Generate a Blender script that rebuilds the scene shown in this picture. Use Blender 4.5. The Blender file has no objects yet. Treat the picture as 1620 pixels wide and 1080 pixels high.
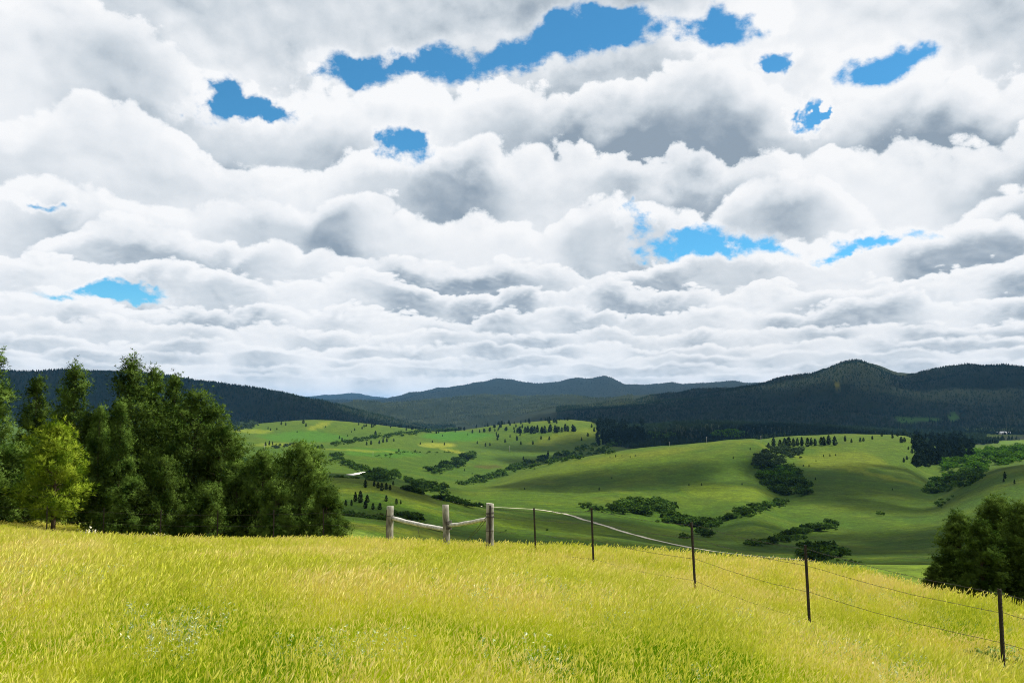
import bpy, bmesh, math, random
import numpy as np
from mathutils import Vector, Matrix

random.seed(7)
rng = np.random.default_rng(11)
scene = bpy.context.scene
col = scene.collection
R = math.radians

# ------------------------------------------------------------------ camera
W, H, F, PITCH = 1620.0, 1080.0, 1271.0, R(4.5)
CAM_Z = 0.0                                  # eye height is the origin, ground lies below
cam_d = bpy.data.cameras.new("camera")
cam_d.sensor_width = 36.0
cam_d.lens = 36.0 * F / W
cam_d.clip_start = 0.1
cam_d.clip_end = 90000.0
cam = bpy.data.objects.new("camera", cam_d)
cam.location = (0, 0, CAM_Z)
cam.rotation_euler = (math.pi / 2 + PITCH, 0, 0)
col.objects.link(cam)
scene.camera = cam

SUN_AZ, SUN_EL = R(68), R(56)                # to the right of the view, a little ahead
SUN_DIR = Vector((math.sin(SUN_AZ) * math.cos(SUN_EL), math.cos(SUN_AZ) * math.cos(SUN_EL), math.sin(SUN_EL)))

scene.view_settings.view_transform = 'Standard'
scene.view_settings.look = 'None'
scene.view_settings.gamma = 1.0
scene.view_settings.exposure = 0.75
scene.view_settings.use_curve_mapping = False
scene.cycles.max_bounces = 6
scene.cycles.diffuse_bounces = 3
scene.cycles.transmission_bounces = 4
scene.cycles.transparent_max_bounces = 8
scene.cycles.volume_bounces = 0
scene.cycles.caustics_reflective = False
scene.cycles.caustics_refractive = False
scene.cycles.use_denoising = True
scene.cycles.filter_width = 1.05
scene.cycles.denoising_prefilter = 'NONE'
scene.cycles.denoiser = 'OPENIMAGEDENOISE'
scene.cycles.denoising_input_passes = 'RGB_ALBEDO_NORMAL'


def dirv(px, py):
    """unit-less view direction of a photo pixel, in world axes"""
    x, z = (px - W / 2) / F, -(py - H / 2) / F
    c, s = math.cos(PITCH), math.sin(PITCH)
    return x, c - z * s, s + z * c


# ------------------------------------------------------------------ sky
class NB:
    """tiny node-expression builder"""
    def __init__(self, tree):
        self.t, self.n, self.l = tree, tree.nodes, tree.links

    def new(self, typ, **kw):
        n = self.n.new(typ)
        for k, v in kw.items():
            setattr(n, k, v)
        return n

    def put(self, sock, v):
        if isinstance(v, bpy.types.NodeSocket):
            self.l.new(v, sock)
        elif v is not None:
            sock.default_value = v

    def m(self, op, a, b=None, c=None, clamp=False):
        n = self.new('ShaderNodeMath', operation=op)
        n.use_clamp = clamp
        for i, v in enumerate((a, b, c)):
            self.put(n.inputs[i], v)
        return n.outputs[0]

    def v(self, op, a, b=None, out=0):
        n = self.new('ShaderNodeVectorMath', operation=op)
        self.put(n.inputs[0], a)
        if op == 'SCALE':
            self.put(n.inputs['Scale'], b)
        elif b is not None:
            self.put(n.inputs[1], b)
        return n.outputs[out]

    def noise(self, vec, scale, detail, rough, lac=2.0, out='Fac', dist=0.0):
        n = self.new('ShaderNodeTexNoise')
        self.put(n.inputs['Vector'], vec)
        n.inputs['Scale'].default_value = scale
        n.inputs['Detail'].default_value = detail
        n.inputs['Roughness'].default_value = rough
        n.inputs['Lacunarity'].default_value = lac
        n.inputs['Distortion'].default_value = dist
        return n.outputs[out]

    def ramp(self, v, a, b, c=0.0, d=1.0, smooth=True):
        n = self.new('ShaderNodeMapRange')
        n.interpolation_type = 'SMOOTHSTEP' if smooth else 'LINEAR'
        self.put(n.inputs['Value'], v)
        for i, x in zip((1, 2, 3, 4), (a, b, c, d)):
            self.put(n.inputs[i], x)
        return n.outputs[0]

    def mix(self, f, a, b, blend='MIX'):
        n = self.new('ShaderNodeMix', data_type='RGBA', blend_type=blend)
        self.put(n.inputs[0], f)
        self.put(n.inputs[6], a)
        self.put(n.inputs[7], b)
        return n.outputs[2]


def build_world():
    w = bpy.data.worlds.new("World")
    scene.world = w
    w.use_nodes = True
    w.node_tree.nodes.clear()
    b = NB(w.node_tree)
    out = b.new('ShaderNodeOutputWorld')
    bg = b.new('ShaderNodeBackground')
    bg.inputs['Strength'].default_value = 0.086
    b.l.new(bg.outputs[0], out.inputs[0])
    sky = b.new('ShaderNodeTexSky')
    sky.sky_type = 'NISHITA'
    sky.sun_disc = False
    sky.sun_elevation = SUN_EL
    sky.sun_rotation = SUN_AZ
    sky.altitude = 1500
    sky.air_density = 1.0
    sky.dust_density = 0.3
    sky.ozone_density = 2.0
    D = b.new('ShaderNodeTexCoord').outputs['Generated']
    sep = b.new('ShaderNodeSeparateXYZ')
    b.l.new(D, sep.inputs[0])
    x, y, z = sep.outputs
    hyp = b.m('SQRT', b.m('MULTIPLY_ADD', x, x, b.m('MULTIPLY', y, y)))
    hyp = b.m('MAXIMUM', hyp, 1e-4)
    el0 = b.m('MAXIMUM', b.m('DIVIDE', z, hyp), -0.02)          # slope of the ray above the horizon
    cxy = b.new('ShaderNodeCombineXYZ')                          # compass direction as a point on a circle
    b.put(cxy.inputs[0], b.m('DIVIDE', x, hyp)); b.put(cxy.inputs[1], b.m('DIVIDE', y, hyp))
    ring = cxy.outputs[0]
    az0 = b.m('ARCTAN2', x, y)
    Dv = b.v('MULTIPLY', D, (1.0, 1.0, 1.25))

    # cauliflower heads: folded noise makes lobes with creases between them, frayed by finer noise
    def heads(v, s0, fine):
        w = None
        for sc, am in ((7.0, 1.0), (15.0, .60), (33.0, .36)):
            q = b.m('ABSOLUTE', b.m('SUBTRACT', b.noise(b.v('ADD', v, (sc, 1.7, 3.1)), sc * s0, 0.0, 0.5), 0.5))
            w = b.m('MULTIPLY', q, am) if w is None else b.m('MULTIPLY_ADD', q, am, w)
        return b.m('MULTIPLY_ADD', b.noise(v, 40.0 * s0, 4.0, 0.58, 2.2), fine, w)
    up = (0.009, 0.0, 0.016)
    hA = heads(Dv, 1.0, .36)
    rA = b.m('SUBTRACT', hA, heads(b.v('ADD', Dv, up), 1.0, .36))
    Dl = b.v('MULTIPLY', D, (1.0, 1.0, 1.9))
    hB = heads(Dl, 2.3, .30)
    rB = b.m('SUBTRACT', hB, heads(b.v('ADD', Dl, (0.004, 0.0, 0.008)), 2.3, .30))
    low = b.ramp(el0, 0.10, 0.24, 1.0, 0.0)                      # small heads far off, big ones overhead
    mixf = lambda f, p, q: b.m('MULTIPLY_ADD', f, b.m('SUBTRACT', q, p), p)
    hd, rel = mixf(low, hA, hB), mixf(low, rA, rB)
    hd0 = b.m('SUBTRACT', hd, 0.385)
    soft = b.noise(Dv, 5.0, 4.0, 0.55)
    soft0 = b.m('SUBTRACT', soft, 0.5)

    # overhead deck: wide grey undersides, white where it thins
    under = b.noise(b.v('ADD', Dv, (SKY_SEED, 0, 0)), 2.6, 3.0, 0.5)
    L = b.m('MULTIPLY_ADD', b.m('SUBTRACT', under, 0.5), 2.8, 0.50)
    L = b.m('MULTIPLY_ADD', soft0, 0.9, L)
    L = b.m('MULTIPLY_ADD', rel, 0.8, L)

    def slope(py):
        xx, yy, zz = dirv(W / 2, py)
        return zz / math.hypot(xx, yy)
    # rows of cumulus one behind the other: crisp white heads, grey flat base, the next row beyond it below
    for i, (py, amp, gap_px, freq, dark) in enumerate(SKY_ROWS):
        e_i = slope(py)
        n = b.noise(b.v('ADD', ring, (0.0, 0.0, SKY_SEED + 3.7 * i)), freq, 1.5, 0.5)
        top = b.m('MULTIPLY_ADD', b.m('SUBTRACT', n, 0.5), (8.0 if i < 5 else 5.5) * amp / F, e_i)
        top = b.m('MULTIPLY_ADD', hd0, 3.4 * amp / F, top)
        f = b.m('SUBTRACT', top, el0)
        soft_edge = b.m('MULTIPLY_ADD', soft0, 0.02, 0.012) if i < 3 else None
        mask = b.ramp(f, 0.0, (0.010, 0.010, 0.008, 0.006, 0.005)[min(i, 4)])
        g = b.noise(b.v('ADD', ring, (5.0, 2.0, SKY_SEED * 2 + 2.9 * i)), freq * 1.3, 1.0, 0.5)
        g = b.ramp(g, 0.33, 0.64, 0.24, dark)
        depth = b.m('DIVIDE', f, gap_px / F)
        depth = b.m('MULTIPLY_ADD', soft0, 0.9, depth)
        base = b.ramp(depth, 0.10, 0.80)
        Li = b.m('SUBTRACT', 1.0, b.m('MULTIPLY', base, g))
        Li = b.m('MULTIPLY_ADD', rel, b.ramp(depth, 0.0, 1.0, 1.5, 0.5), Li)
        L = mixf(mask, L, Li)
    # open blue between the clouds
    wob = b.noise(D, 11.0, 5.0, 0.62, out='Color')
    ws = b.new('ShaderNodeSeparateXYZ'); b.l.new(wob, ws.inputs[0])
    az = b.m('MULTIPLY_ADD', b.m('SUBTRACT', ws.outputs[0], 0.5), 0.20, az0)
    el = b.m('MULTIPLY_ADD', b.m('SUBTRACT', ws.outputs[2], 0.5), 0.085, el0)
    acc = None
    for (px, py, wx, wy) in SKY_GAPS:
        xx, yy, zz = dirv(px, py)
        u = b.m('MULTIPLY', b.m('SUBTRACT', az, math.atan2(xx, yy)), F / (wx * 1.25))
        v = b.m('MULTIPLY', b.m('SUBTRACT', el, zz / math.hypot(xx, yy)), F / (wy * 1.25))
        q = b.m('EXPONENT', b.m('MULTIPLY', b.m('MULTIPLY_ADD', u, u, b.m('MULTIPLY', v, v)), -1.0))
        acc = q if acc is None else b.m('ADD', acc, q)
    torn = b.m('MULTIPLY', hd0, -3.2)
    veil = b.noise(b.v('MULTIPLY', D, (1.0, 1.0, 1.6)), 13.0, 6.0, 0.62, 2.1)
    torn = b.m('MULTIPLY_ADD', b.m('SUBTRACT', veil, 0.5), -3.0, torn)
    gapv = b.m('MULTIPLY_ADD', torn, b.ramp(acc, 0.06, 0.55), acc)
    A = b.ramp(gapv, 0.24, 0.98, 1.0, 0.0)
    # the thickest clouds have the darkest undersides
    for (px, py, wx, wy, am) in SKY_THICK:
        xx, yy, zz = dirv(px, py)
        u = b.m('MULTIPLY', b.m('SUBTRACT', az, math.atan2(xx, yy)), F / wx)
        v = b.m('MULTIPLY', b.m('SUBTRACT', el, zz / math.hypot(xx, yy)), F / wy)
        q = b.m('EXPONENT', b.m('MULTIPLY', b.m('MULTIPLY_ADD', u, u, b.m('MULTIPLY', v, v)), -1.0))
        L = b.m('MULTIPLY_ADD', q, -am, L)
    # the rims of the gaps are thin and white
    L = b.m('ADD', L, b.ramp(acc, 0.0, 0.35, 0.0, 0.30), clamp=True)
    cr = b.new('ShaderNodeValToRGB')
    el_ = cr.color_ramp.elements
    el_[0].position, el_[0].color = 0.0, (2.0, 2.5, 3.05, 1)
    el_[1].position, el_[1].color = 1.0, (6.6, 6.65, 6.75, 1)
    el_.new(0.33).color = (4.2, 4.6, 5.0, 1)
    el_.new(0.68).color = (5.75, 5.95, 6.2, 1)
    b.put(cr.inputs[0], L)
    blue = b.mix(1.0, sky.outputs[0], (0.37, 0.90, 1.0, 1), 'MULTIPLY')
    c = b.mix(A, blue, cr.outputs[0])
    # the deck pales with distance
    hz = b.ramp(el0, 0.0, 0.15, 0.30, 0.0)
    c = b.mix(hz, c, (6.0, 6.25, 6.5, 1))
    b.l.new(c, bg.inputs['Color'])
    w.cycles.sampling_method = 'MANUAL'
    w.cycles.sample_map_resolution = 512


SKY_SEED = 19.3
# rows of cumulus: photo row of the heads, how far they rise and fall, depth of the row, how many round the sky, darkness of the base
SKY_ROWS = [(130, 46, 150, 3.0, 1.0), (262, 40, 95, 3.6, .95), (348, 30, 66, 4.6, .95), (402, 24, 50, 5.2, .90), (450, 19, 40, 6.2, .88), (489, 14, 30, 7.2, .84),
            (519, 10, 22, 8.5, .82), (543, 8, 17, 10., .80), (562, 6, 13, 12., .78), (578, 5, 10, 14., .74), (592, 4, 8, 16., .7)]
SKY_THICK = [(1060, 250, 150, 45, .20), (970, 190, 110, 45, .12), (150, 60, 220, 50, .15), (330, 310, 130, 40, .25), (840, 450, 110, 22, .2), (600, 405, 90, 16, .2), (220, 180, 120, 20, .2), (1480, 240, 120, 30, .15)]
# openings: photo position and half-size
SKY_GAPS = [(560, 112, 55, 22), (650, 105, 40, 12), (720, 118, 50, 28), (800, 92, 60, 30), (880, 62, 55, 28), (965, 38, 55, 26), (1060, 52, 50, 20), (1175, 30, 45, 30), (1250, 86, 25, 12), (340, 155, 28, 30), (410, 172, 45, 14),
            (635, 238, 30, 28), (1400, 108, 52, 24), (1010, 345, 25, 20), (1090, 385, 70, 16), (1190, 395, 50, 14), (1385, 384, 65, 9), (170, 460, 60, 11), (55, 325, 45, 7), (1283, 185, 9, 22)]
build_world()

sun_d = bpy.data.lights.new("sun", 'SUN')
sun_d.energy = 5.0
sun_d.angle = R(0.53)
sun_d.color = (1.0, 0.955, 0.87)
sun = bpy.data.objects.new("sun", sun_d)
sun.rotation_euler = (-SUN_DIR).to_track_quat('-Z', 'Y').to_euler()
sun.location = SUN_DIR * 4000
col.objects.link(sun)
# ------------------------------------------------------------------ helpers
def tag(o, label=None, cat=None, group=None, kind=None):
    if label: o["label"] = label
    if cat: o["category"] = cat
    if group: o["group"] = group
    if kind: o["kind"] = kind
    return o


def mesh_np(name, verts, faces, smooth=False):
    """verts (n,3); faces (m,3) or (m,4) int arrays, all of one size"""
    me = bpy.data.meshes.new(name)
    verts = np.ascontiguousarray(verts, np.float32)
    faces = np.ascontiguousarray(faces, np.int32)
    k = faces.shape[1]
    me.vertices.add(len(verts))
    me.vertices.foreach_set("co", verts.ravel())
    me.loops.add(faces.size)
    me.loops.foreach_set("vertex_index", faces.ravel())
    me.polygons.add(len(faces))
    me.polygons.foreach_set("loop_start", np.arange(0, faces.size, k, dtype=np.int32))
    if smooth:
        me.polygons.foreach_set("use_smooth", np.ones(len(faces), bool))
    me.update(calc_edges=True)
    me.validate()
    return me


def link(name, data, mat=None, parent=None):
    o = bpy.data.objects.new(name, data)
    if mat is not None and data is not None and not data.materials:
        data.materials.append(mat)
    col.objects.link(o)
    o.parent = parent
    return o


class MB:
    """collects tubes and blades into one mesh"""
    def __init__(self):
        self.v, self.f, self.n = [], [], 0

    def add(self, v, f):
        self.v.append(np.asarray(v, float)); self.f.append(np.asarray(f, int) + self.n); self.n += len(v)

    def tube(self, pts, rad, sides=8, cap=True):
        pts = [Vector(p) for p in pts]
        rings = []
        ref = None
        for i, p in enumerate(pts):
            t = (pts[min(i + 1, len(pts) - 1)] - pts[max(i - 1, 0)]).normalized()
            if ref is None:
                ref = Vector((1, 0, 0)) if abs(t.x) < 0.8 else Vector((0, 1, 0))
            u = t.cross(ref).normalized(); w = t.cross(u).normalized(); ref = w.cross(t) if False else ref
            r = rad[i] if hasattr(rad, '__len__') else rad
            rings.append([p + (u * math.cos(a) + w * math.sin(a)) * r for a in [2 * math.pi * k / sides for k in range(sides)]])
        v = [q for ring in rings for q in ring]
        f = []
        for i in range(len(pts) - 1):
            for k in range(sides):
                a, b2 = i * sides + k, i * sides + (k + 1) % sides
                f += [(a, b2, b2 + sides), (a, b2 + sides, a + sides)]
        if cap:
            for base, flip in ((0, 1), ((len(pts) - 1) * sides, 0)):
                c = len(v); v.append(pts[0] if flip else pts[-1])
                for k in range(sides):
                    a, b2 = base + k, base + (k + 1) % sides
                    f.append((b2, a, c) if flip else (a, b2, c))
        self.add([tuple(q) for q in v], f)

    def mesh(self, name, smooth=False):
        return mesh_np(name, np.concatenate(self.v), np.concatenate(self.f), smooth)


def vnoise(x, y, seed=0):
    """2-D value noise in 0..1"""
    xi, yi = np.floor(x).astype(np.int64), np.floor(y).astype(np.int64)
    xf, yf = x - xi, y - yi
    xf, yf = xf * xf * xf * (xf * (xf * 6 - 15) + 10), yf * yf * yf * (yf * (yf * 6 - 15) + 10)

    def h(a, b):
        n = (a * 374761393 + b * 668265263 + seed * 1442695) & 0x7fffffff
        n = ((n ^ (n >> 13)) * 1274126177) & 0x7fffffff
        return ((n ^ (n >> 16)) & 0xffff) / 65535.0
    return (h(xi, yi) * (1 - xf) + h(xi + 1, yi) * xf) * (1 - yf) + (h(xi, yi + 1) * (1 - xf) + h(xi + 1, yi + 1) * xf) * yf


def fbm(x, y, octv=4, seed=0, gain=0.5):
    s, a, t = 0, 1.0, 0
    for i in range(octv):
        s = s + a * vnoise(x * 2 ** i + 17.3 * i, y * 2 ** i - 9.1 * i, seed + i); t += a; a *= gain
    return s / t


def pchip(xk, yk, x):
    xk, yk = np.asarray(xk, float), np.asarray(yk, float)
    h = np.diff(xk); d = np.diff(yk) / h
    m = np.zeros_like(yk)
    w1, w2 = 2 * h[1:] + h[:-1], h[1:] + 2 * h[:-1]
    ok = d[:-1] * d[1:] > 0
    with np.errstate(divide='ignore', invalid='ignore'):
        m[1:-1] = np.where(ok, (w1 + w2) / (w1 / d[:-1] + w2 / d[1:]), 0)
    m[0], m[-1] = d[0], d[-1]
    x = np.clip(x, xk[0], xk[-1])
    i = np.clip(np.searchsorted(xk, x) - 1, 0, len(xk) - 2)
    t = (x - xk[i]) / h[i]
    return ((1 + 2 * t) * (1 - t) ** 2 * yk[i] + t * (1 - t) ** 2 * h[i] * m[i]
            + t * t * (3 - 2 * t) * yk[i + 1] + t * t * (t - 1) * h[i] * m[i + 1])


# ------------------------------------------------------------------ terrain
# Each line follows the lie of the land from left to right at one distance: (photo x, photo y, metres away).
LINES = [
    [(-400, 815, 52), (-200, 822, 50), (0, 833, 48), (100, 848, 45), (230, 857, 42), (400, 859, 38), (540, 859, 35), (700, 864, 31),
     (800, 868, 29), (937, 874, 27), (1100, 889, 25), (1275, 915, 23), (1380, 937, 21.5), (1450, 957, 21), (1577, 984, 20), (1620, 997, 20), (1850, 1060, 20), (2050, 1090, 20)],
    [(-400, 800, 75), (-200, 806, 75), (0, 818, 72), (100, 828, 72), (230, 858, 68), (400, 870, 65), (540, 885, 60), (700, 905, 58), (800, 905, 56),
     (1100, 910, 55), (1275, 925, 52), (1450, 985, 50), (1577, 1010, 48), (1620, 1030, 48), (2050, 1090, 48)],
    [(-400, 800, 120), (0, 822, 120), (230, 850, 120), (400, 865, 120), (540, 875, 120), (700, 905, 120), (1000, 910, 115), (1200, 899, 110), (1280, 893, 110), (1380, 893.5, 112),
     (1480, 895, 115), (1620, 905, 120), (2050, 930, 120)],
    [(-400, 790, 180), (0, 815, 180), (360, 830, 180), (540, 845, 180), (700, 890, 180), (1000, 905, 180), (1280, 912, 180), (1480, 912, 180), (1620, 912, 180), (2050, 930, 180)],
    [(-400, 780, 250), (0, 800, 250), (360, 806, 250), (480, 811, 250), (540, 816, 250), (610, 825, 250), (680, 838, 250), (720, 850, 250), (800, 878, 250), (1000, 905, 250), (1450, 912, 250), (1620, 912, 250), (2050, 930, 250)],
    [(-400, 780, 330), (0, 806, 330), (360, 814, 330), (540, 826, 330), (610, 833, 330), (720, 852, 330), (800, 866, 330), (1000, 890, 330), (1275, 900, 330), (1620, 902, 330), (2050, 910, 330)],
    [(-400, 770, 420), (0, 790, 420), (360, 792, 420), (520, 811, 420), (600, 818, 420), (700, 837, 420), (800, 850, 420), (900, 858, 420), (1000, 866, 420), (1100, 877, 420), (1270, 888, 420), (1480, 889, 420), (1620, 890, 420), (2050, 890, 420)],
    [(-400, 750, 580), (0, 762, 580), (360, 757, 580), (515, 761, 580), (560, 762, 580), (600, 767, 580), (640, 777, 580), (700, 793, 580), (760, 806, 580), (850, 820, 580), (1000, 840, 580), (1100, 853, 580), (1270, 866, 580), (1480, 866, 580), (1620, 856, 580), (2050, 850, 580)],
    [(-400, 745, 800), (0, 752, 800), (360, 747, 800), (515, 760, 800), (600, 768, 800), (640, 776, 800), (700, 786, 800), (760, 798, 800), (850, 803, 800), (1000, 812, 800), (1100, 828, 800), (1190, 815, 800), (1270, 836, 800), (1400, 838, 800), (1480, 832, 800), (1620, 805, 800), (2050, 800, 800)],
    [(-400, 735, 1100), (0, 740, 1100), (360, 735, 1100), (515, 748, 1100), (600, 754, 1100), (700, 770, 1100), (760, 773, 1100), (850, 768, 1100), (1000, 766, 1100), (1100, 764, 1100), (1190, 768, 1100), (1235, 783, 1100), (1290, 778, 1100), (1350, 780, 1100), (1400, 784, 1100), (1470, 792, 1100), (1530, 765, 1100), (1580, 744, 1100), (1620, 737, 1100), (2050, 725, 1100)],
    [(-400, 720, 1500), (0, 725, 1500), (360, 718, 1500), (515, 734, 1500), (600, 738, 1500), (700, 753, 1500), (760, 760, 1500), (860, 736, 1500), (1000, 712, 1500), (1100, 703, 1500), (1190, 696, 1500), (1240, 722, 1500), (1290, 728, 1500), (1350, 726, 1500), (1430, 735, 1500), (1480, 758, 1500), (1540, 748, 1500), (1620, 738, 1500), (2050, 735, 1500)],
    [(-400, 705, 2000), (0, 705, 2000), (360, 697, 2000), (515, 706, 2000), (600, 712, 2000), (700, 727, 2000), (800, 735, 2000), (860, 738, 2000), (940, 725, 2000), (1000, 716, 2000), (1100, 707, 2000), (1220, 693, 2000), (1260, 690, 2000), (1350, 687, 2000), (1430, 690, 2000), (1480, 716, 2000), (1560, 715, 2000), (1620, 712, 2000), (2050, 710, 2000)],
    [(-400, 690, 2600), (0, 690, 2600), (360, 686, 2600), (515, 692, 2600), (600, 693, 2600), (700, 703, 2600), (800, 703, 2600), (940, 702, 2600), (1000, 704, 2600), (1100, 703, 2600), (1220, 697, 2600), (1350, 694, 2600), (1480, 700, 2600), (1620, 703, 2600), (2050, 703, 2600)],
    [(-400, 680, 3300), (0, 680, 3300), (360, 676, 3300), (420, 669, 3300), (500, 664, 3300), (560, 668, 3300), (640, 677, 3300), (700, 683, 3300), (800, 671, 3300), (900, 664, 3300), (940, 668, 3300), (1000, 678, 3300), (1100, 670, 3300), (1220, 673, 3300), (1350, 680, 3300), (1480, 690, 3300), (1620, 691, 3300), (2050, 690, 3300)],
    [(-400, 672, 4000), (0, 672, 4000), (360, 673, 4000), (500, 673, 4000), (640, 682, 4000), (700, 685, 4000), (800, 677, 4000), (940, 672, 4000), (1000, 672, 4000), (1220, 674, 4000), (1350, 678, 4000), (1480, 681, 4000), (1620, 684, 4000), (2050, 684, 4000)],
    [(-400, 600, 5000), (-200, 594, 5000), (0, 588, 5000), (60, 584, 5000), (100, 581, 5000), (200, 584, 5000), (300, 598, 5000), (420, 621, 5000), (520, 639, 5000), (600, 656, 5000), (650, 672, 5000), (700, 682, 5000), (760, 677, 5000), (800, 665, 5000), (900, 650, 5000), (1000, 645, 5000), (1100, 641, 5000), (1220, 636, 5000), (1358, 632, 5000), (1480, 640, 5000), (1620, 646, 5000), (2050, 640, 5000)],
    [(-400, 612, 6000), (0, 606, 6000), (100, 602, 6000), (300, 616, 6000), (420, 636, 6000), (520, 651, 6000), (600, 661, 6000), (650, 668, 6000), (700, 669, 6000), (800, 656, 6000), (900, 644, 6000), (1000, 633, 6000), (1100, 624, 6000), (1190, 612, 6000), (1250, 600, 6000), (1300, 587, 6000), (1335, 576, 6000), (1358, 571, 6000), (1385, 577, 6000), (1425, 592, 6000), (1480, 585, 6000), (1540, 577, 6000), (1580, 578, 6000), (1620, 583, 6000), (2050, 600, 6000)],
    [(-400, 640, 7500), (300, 642, 7500), (490, 642, 7500), (600, 636, 7500), (650, 630, 7500), (730, 627, 7500), (800, 628, 7500), (880, 631, 7500), (950, 634, 7500), (1000, 631, 7500), (1100, 624, 7500), (1220, 615, 7500), (1358, 605, 7500), (1620, 608, 7500), (2050, 615, 7500)],
    [(-400, 642, 9500), (2050, 642, 9500)],
    [(-400, 640, 12000), (400, 634, 12000), (490, 634, 12000), (600, 633, 12000), (650, 624, 12000), (700, 613, 12000), (790, 603, 12000), (850, 607, 12000), (880, 605, 12000), (915, 599, 12000), (935, 601, 12000), (960, 597, 12000), (975, 600, 12000), (992, 608, 12000), (1050, 608, 12000), (1150, 604, 12000), (1240, 601, 12000), (1350, 606, 12000), (2050, 612, 12000)],
    [(-400, 641, 15000), (2050, 641, 15000)],
    [(-400, 632, 20000), (420, 633, 20000), (490, 627, 20000), (550, 624, 20000), (600, 629, 20000), (650, 633, 20000), (2050, 627, 20000)],
    [(-400, 642, 42000), (2050, 642, 42000)],
]
TH_EDGE = 43.0
th_f = np.arange(-TH_EDGE, TH_EDGE + 1e-6, 0.155)
th_c = np.arange(TH_EDGE + 4, 360 - TH_EDGE - 1, 6.0)
TH = np.radians(np.concatenate([th_f, th_c]))          # azimuth of each spoke, from +Y toward +X
NF = len(th_f)
RR = np.concatenate([[0.6, 1.2, 2.0, 3.0], np.geomspace(4.2, 42000, 400)])
thf = np.radians(th_f)


def knots():
    rk, zk = [], []
    # close ground under the camera falls away gently, more to the right
    tilt = np.sin(thf)
    for r, z0, zt in ((0.5, -1.66, -0.05), (4.0, -1.98, -0.62), (8.0, -2.42, -0.95), (13.0, -3.05, -1.75)):
        t = np.where(tilt > 0, tilt, tilt * 0.45)
        rk.append(np.full_like(thf, r)); zk.append(z0 + zt * t * 1.0)
    # line of the fence, measured at its posts
    fp = [(-700, 24, -3.0), (0, 24, -3.55), (300, 22, -3.7), (617, 20.5, -3.85), (937, 20, -4.0), (1095, 18.4, -4.12), (1275, 17.0, -4.45), (1577, 15.2, -5.0), (2050, 15, -5.6)]
    a = [math.atan2(*dirv(p[0], 880)[:2]) for p in fp]
    rk.append(pchip(a, [p[1] for p in fp], thf)); zk.append(pchip(a, [p[2] for p in fp], thf) - .2)
    for ln in LINES:
        a, rr, zz = [], [], []
        for px, py, r in ln:
            x, y, z = dirv(px, py)
            a.append(math.atan2(x, y)); rr.append(r); zz.append(z / math.hypot(x, y) * r)
        rk.append(pchip(a, rr, thf)); zk.append(pchip(a, zz, thf) - (.30 if ln is LINES[0] else 0))
    return np.array(rk), np.array(zk)


rk, zk = knots()
ZG = np.zeros((len(TH), len(RR)))
for i in range(NF):
    ZG[i] = pchip(np.log(rk[:, i]), zk[:, i], np.log(RR))
# the far side of the circle, behind the camera: blend between the two edges
za, zb = ZG[NF - 1].copy(), ZG[0].copy()
for j, t in enumerate(th_c):
    f = (t - TH_EDGE) / (360 - 2 * TH_EDGE)
    f = f * f * (3 - 2 * f)
    ZG[NF + j] = za * (1 - f) + zb * f
TX, TR = np.meshgrid(TH, RR, indexing='ij')
GX, GY = np.sin(TX) * TR, np.cos(TX) * TR
und = (fbm(GX / 45, GY / 45, 3, 3) - .5) * 3.0 * np.clip((TR - 150) / 300, 0, 1) * np.clip(1.5 - TR / 6000, 0, 1)
und += (fbm(GX / 420, GY / 420, 4, 8) - .5) * 60 * np.clip((TR - 3500) / 2500, 0, 1)
rdg = 1 - np.abs(2 * fbm(GX / 900, GY / 900, 4, 21) - 1)
und += (rdg - .75) * 120 * np.clip((TR - 3800) / 2200, 0, 1)
und += (fbm(GX / 2.2, GY / 2.2, 3, 5) - .5) * 0.16 * np.clip((TR - 2) / 4, 0, 1) * np.clip(1.5 - TR / 80, 0, 1)
ZG += und
SL = ZG / TR
RUN = np.maximum.accumulate(SL, axis=1)
LOGR = np.log(RR)


def ground_z(x, y):
    th = np.arctan2(x, y); r = np.hypot(x, y)
    fi = np.clip((np.degrees(th) + TH_EDGE) / 0.155, 0, NF - 1.001)
    i = np.floor(fi).astype(int); u = fi - i
    j = np.clip(np.searchsorted(RR, r) - 1, 0, len(RR) - 2)
    v = np.clip((r - RR[j]) / (RR[j + 1] - RR[j]), 0, 1)
    return (ZG[i, j] * (1 - u) + ZG[i + 1, j] * u) * (1 - v) + (ZG[i, j + 1] * (1 - u) + ZG[i + 1, j + 1] * u) * v


def at(px, py, rmin=100.0, rmax=9000.0):
    """the point of the land seen at a photo pixel beyond rmin"""
    x, y, z = dirv(px, py)
    s = z / math.hypot(x, y)
    th = math.atan2(x, y)
    r = np.geomspace(rmin, rmax, 700)
    zt = ground_z(np.sin(th) * r, np.cos(th) * r)
    hit = np.nonzero(zt >= r * s)[0]
    k = hit[0] if len(hit) else int(np.argmin(np.abs(zt - r * s)))
    return Vector((math.sin(th) * r[k], math.cos(th) * r[k], float(zt[k])))


def on(px, r):
    """a point of the land in the direction of photo column px, r metres away"""
    x, y, z = dirv(px, 800)
    th = math.atan2(x, y)
    X, Y = math.sin(th) * r, math.cos(th) * r
    return Vector((X, Y, float(ground_z(np.array(X), np.array(Y)))))


def project(x, y, z):
    c, s = math.cos(PITCH), math.sin(PITCH)
    d = y * c + z * s
    u = -y * s + z * c
    d = np.where(d > 1e-3, d, 1e-3)
    return W / 2 + F * x / d, H / 2 - F * u / d


PXG, PYG = project(GX, GY, ZG)
FOREST_R = ([-600, 0, 500, 640, 700, 900, 935, 960, 1000, 1100, 1220, 1330, 1440, 1540, 1620, 2200],
            [3700, 3800, 3750, 3500, 3700, 3700, 3400, 2500, 2250, 2250, 2200, 2350, 2150, 2500, 3000, 3000])


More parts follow.
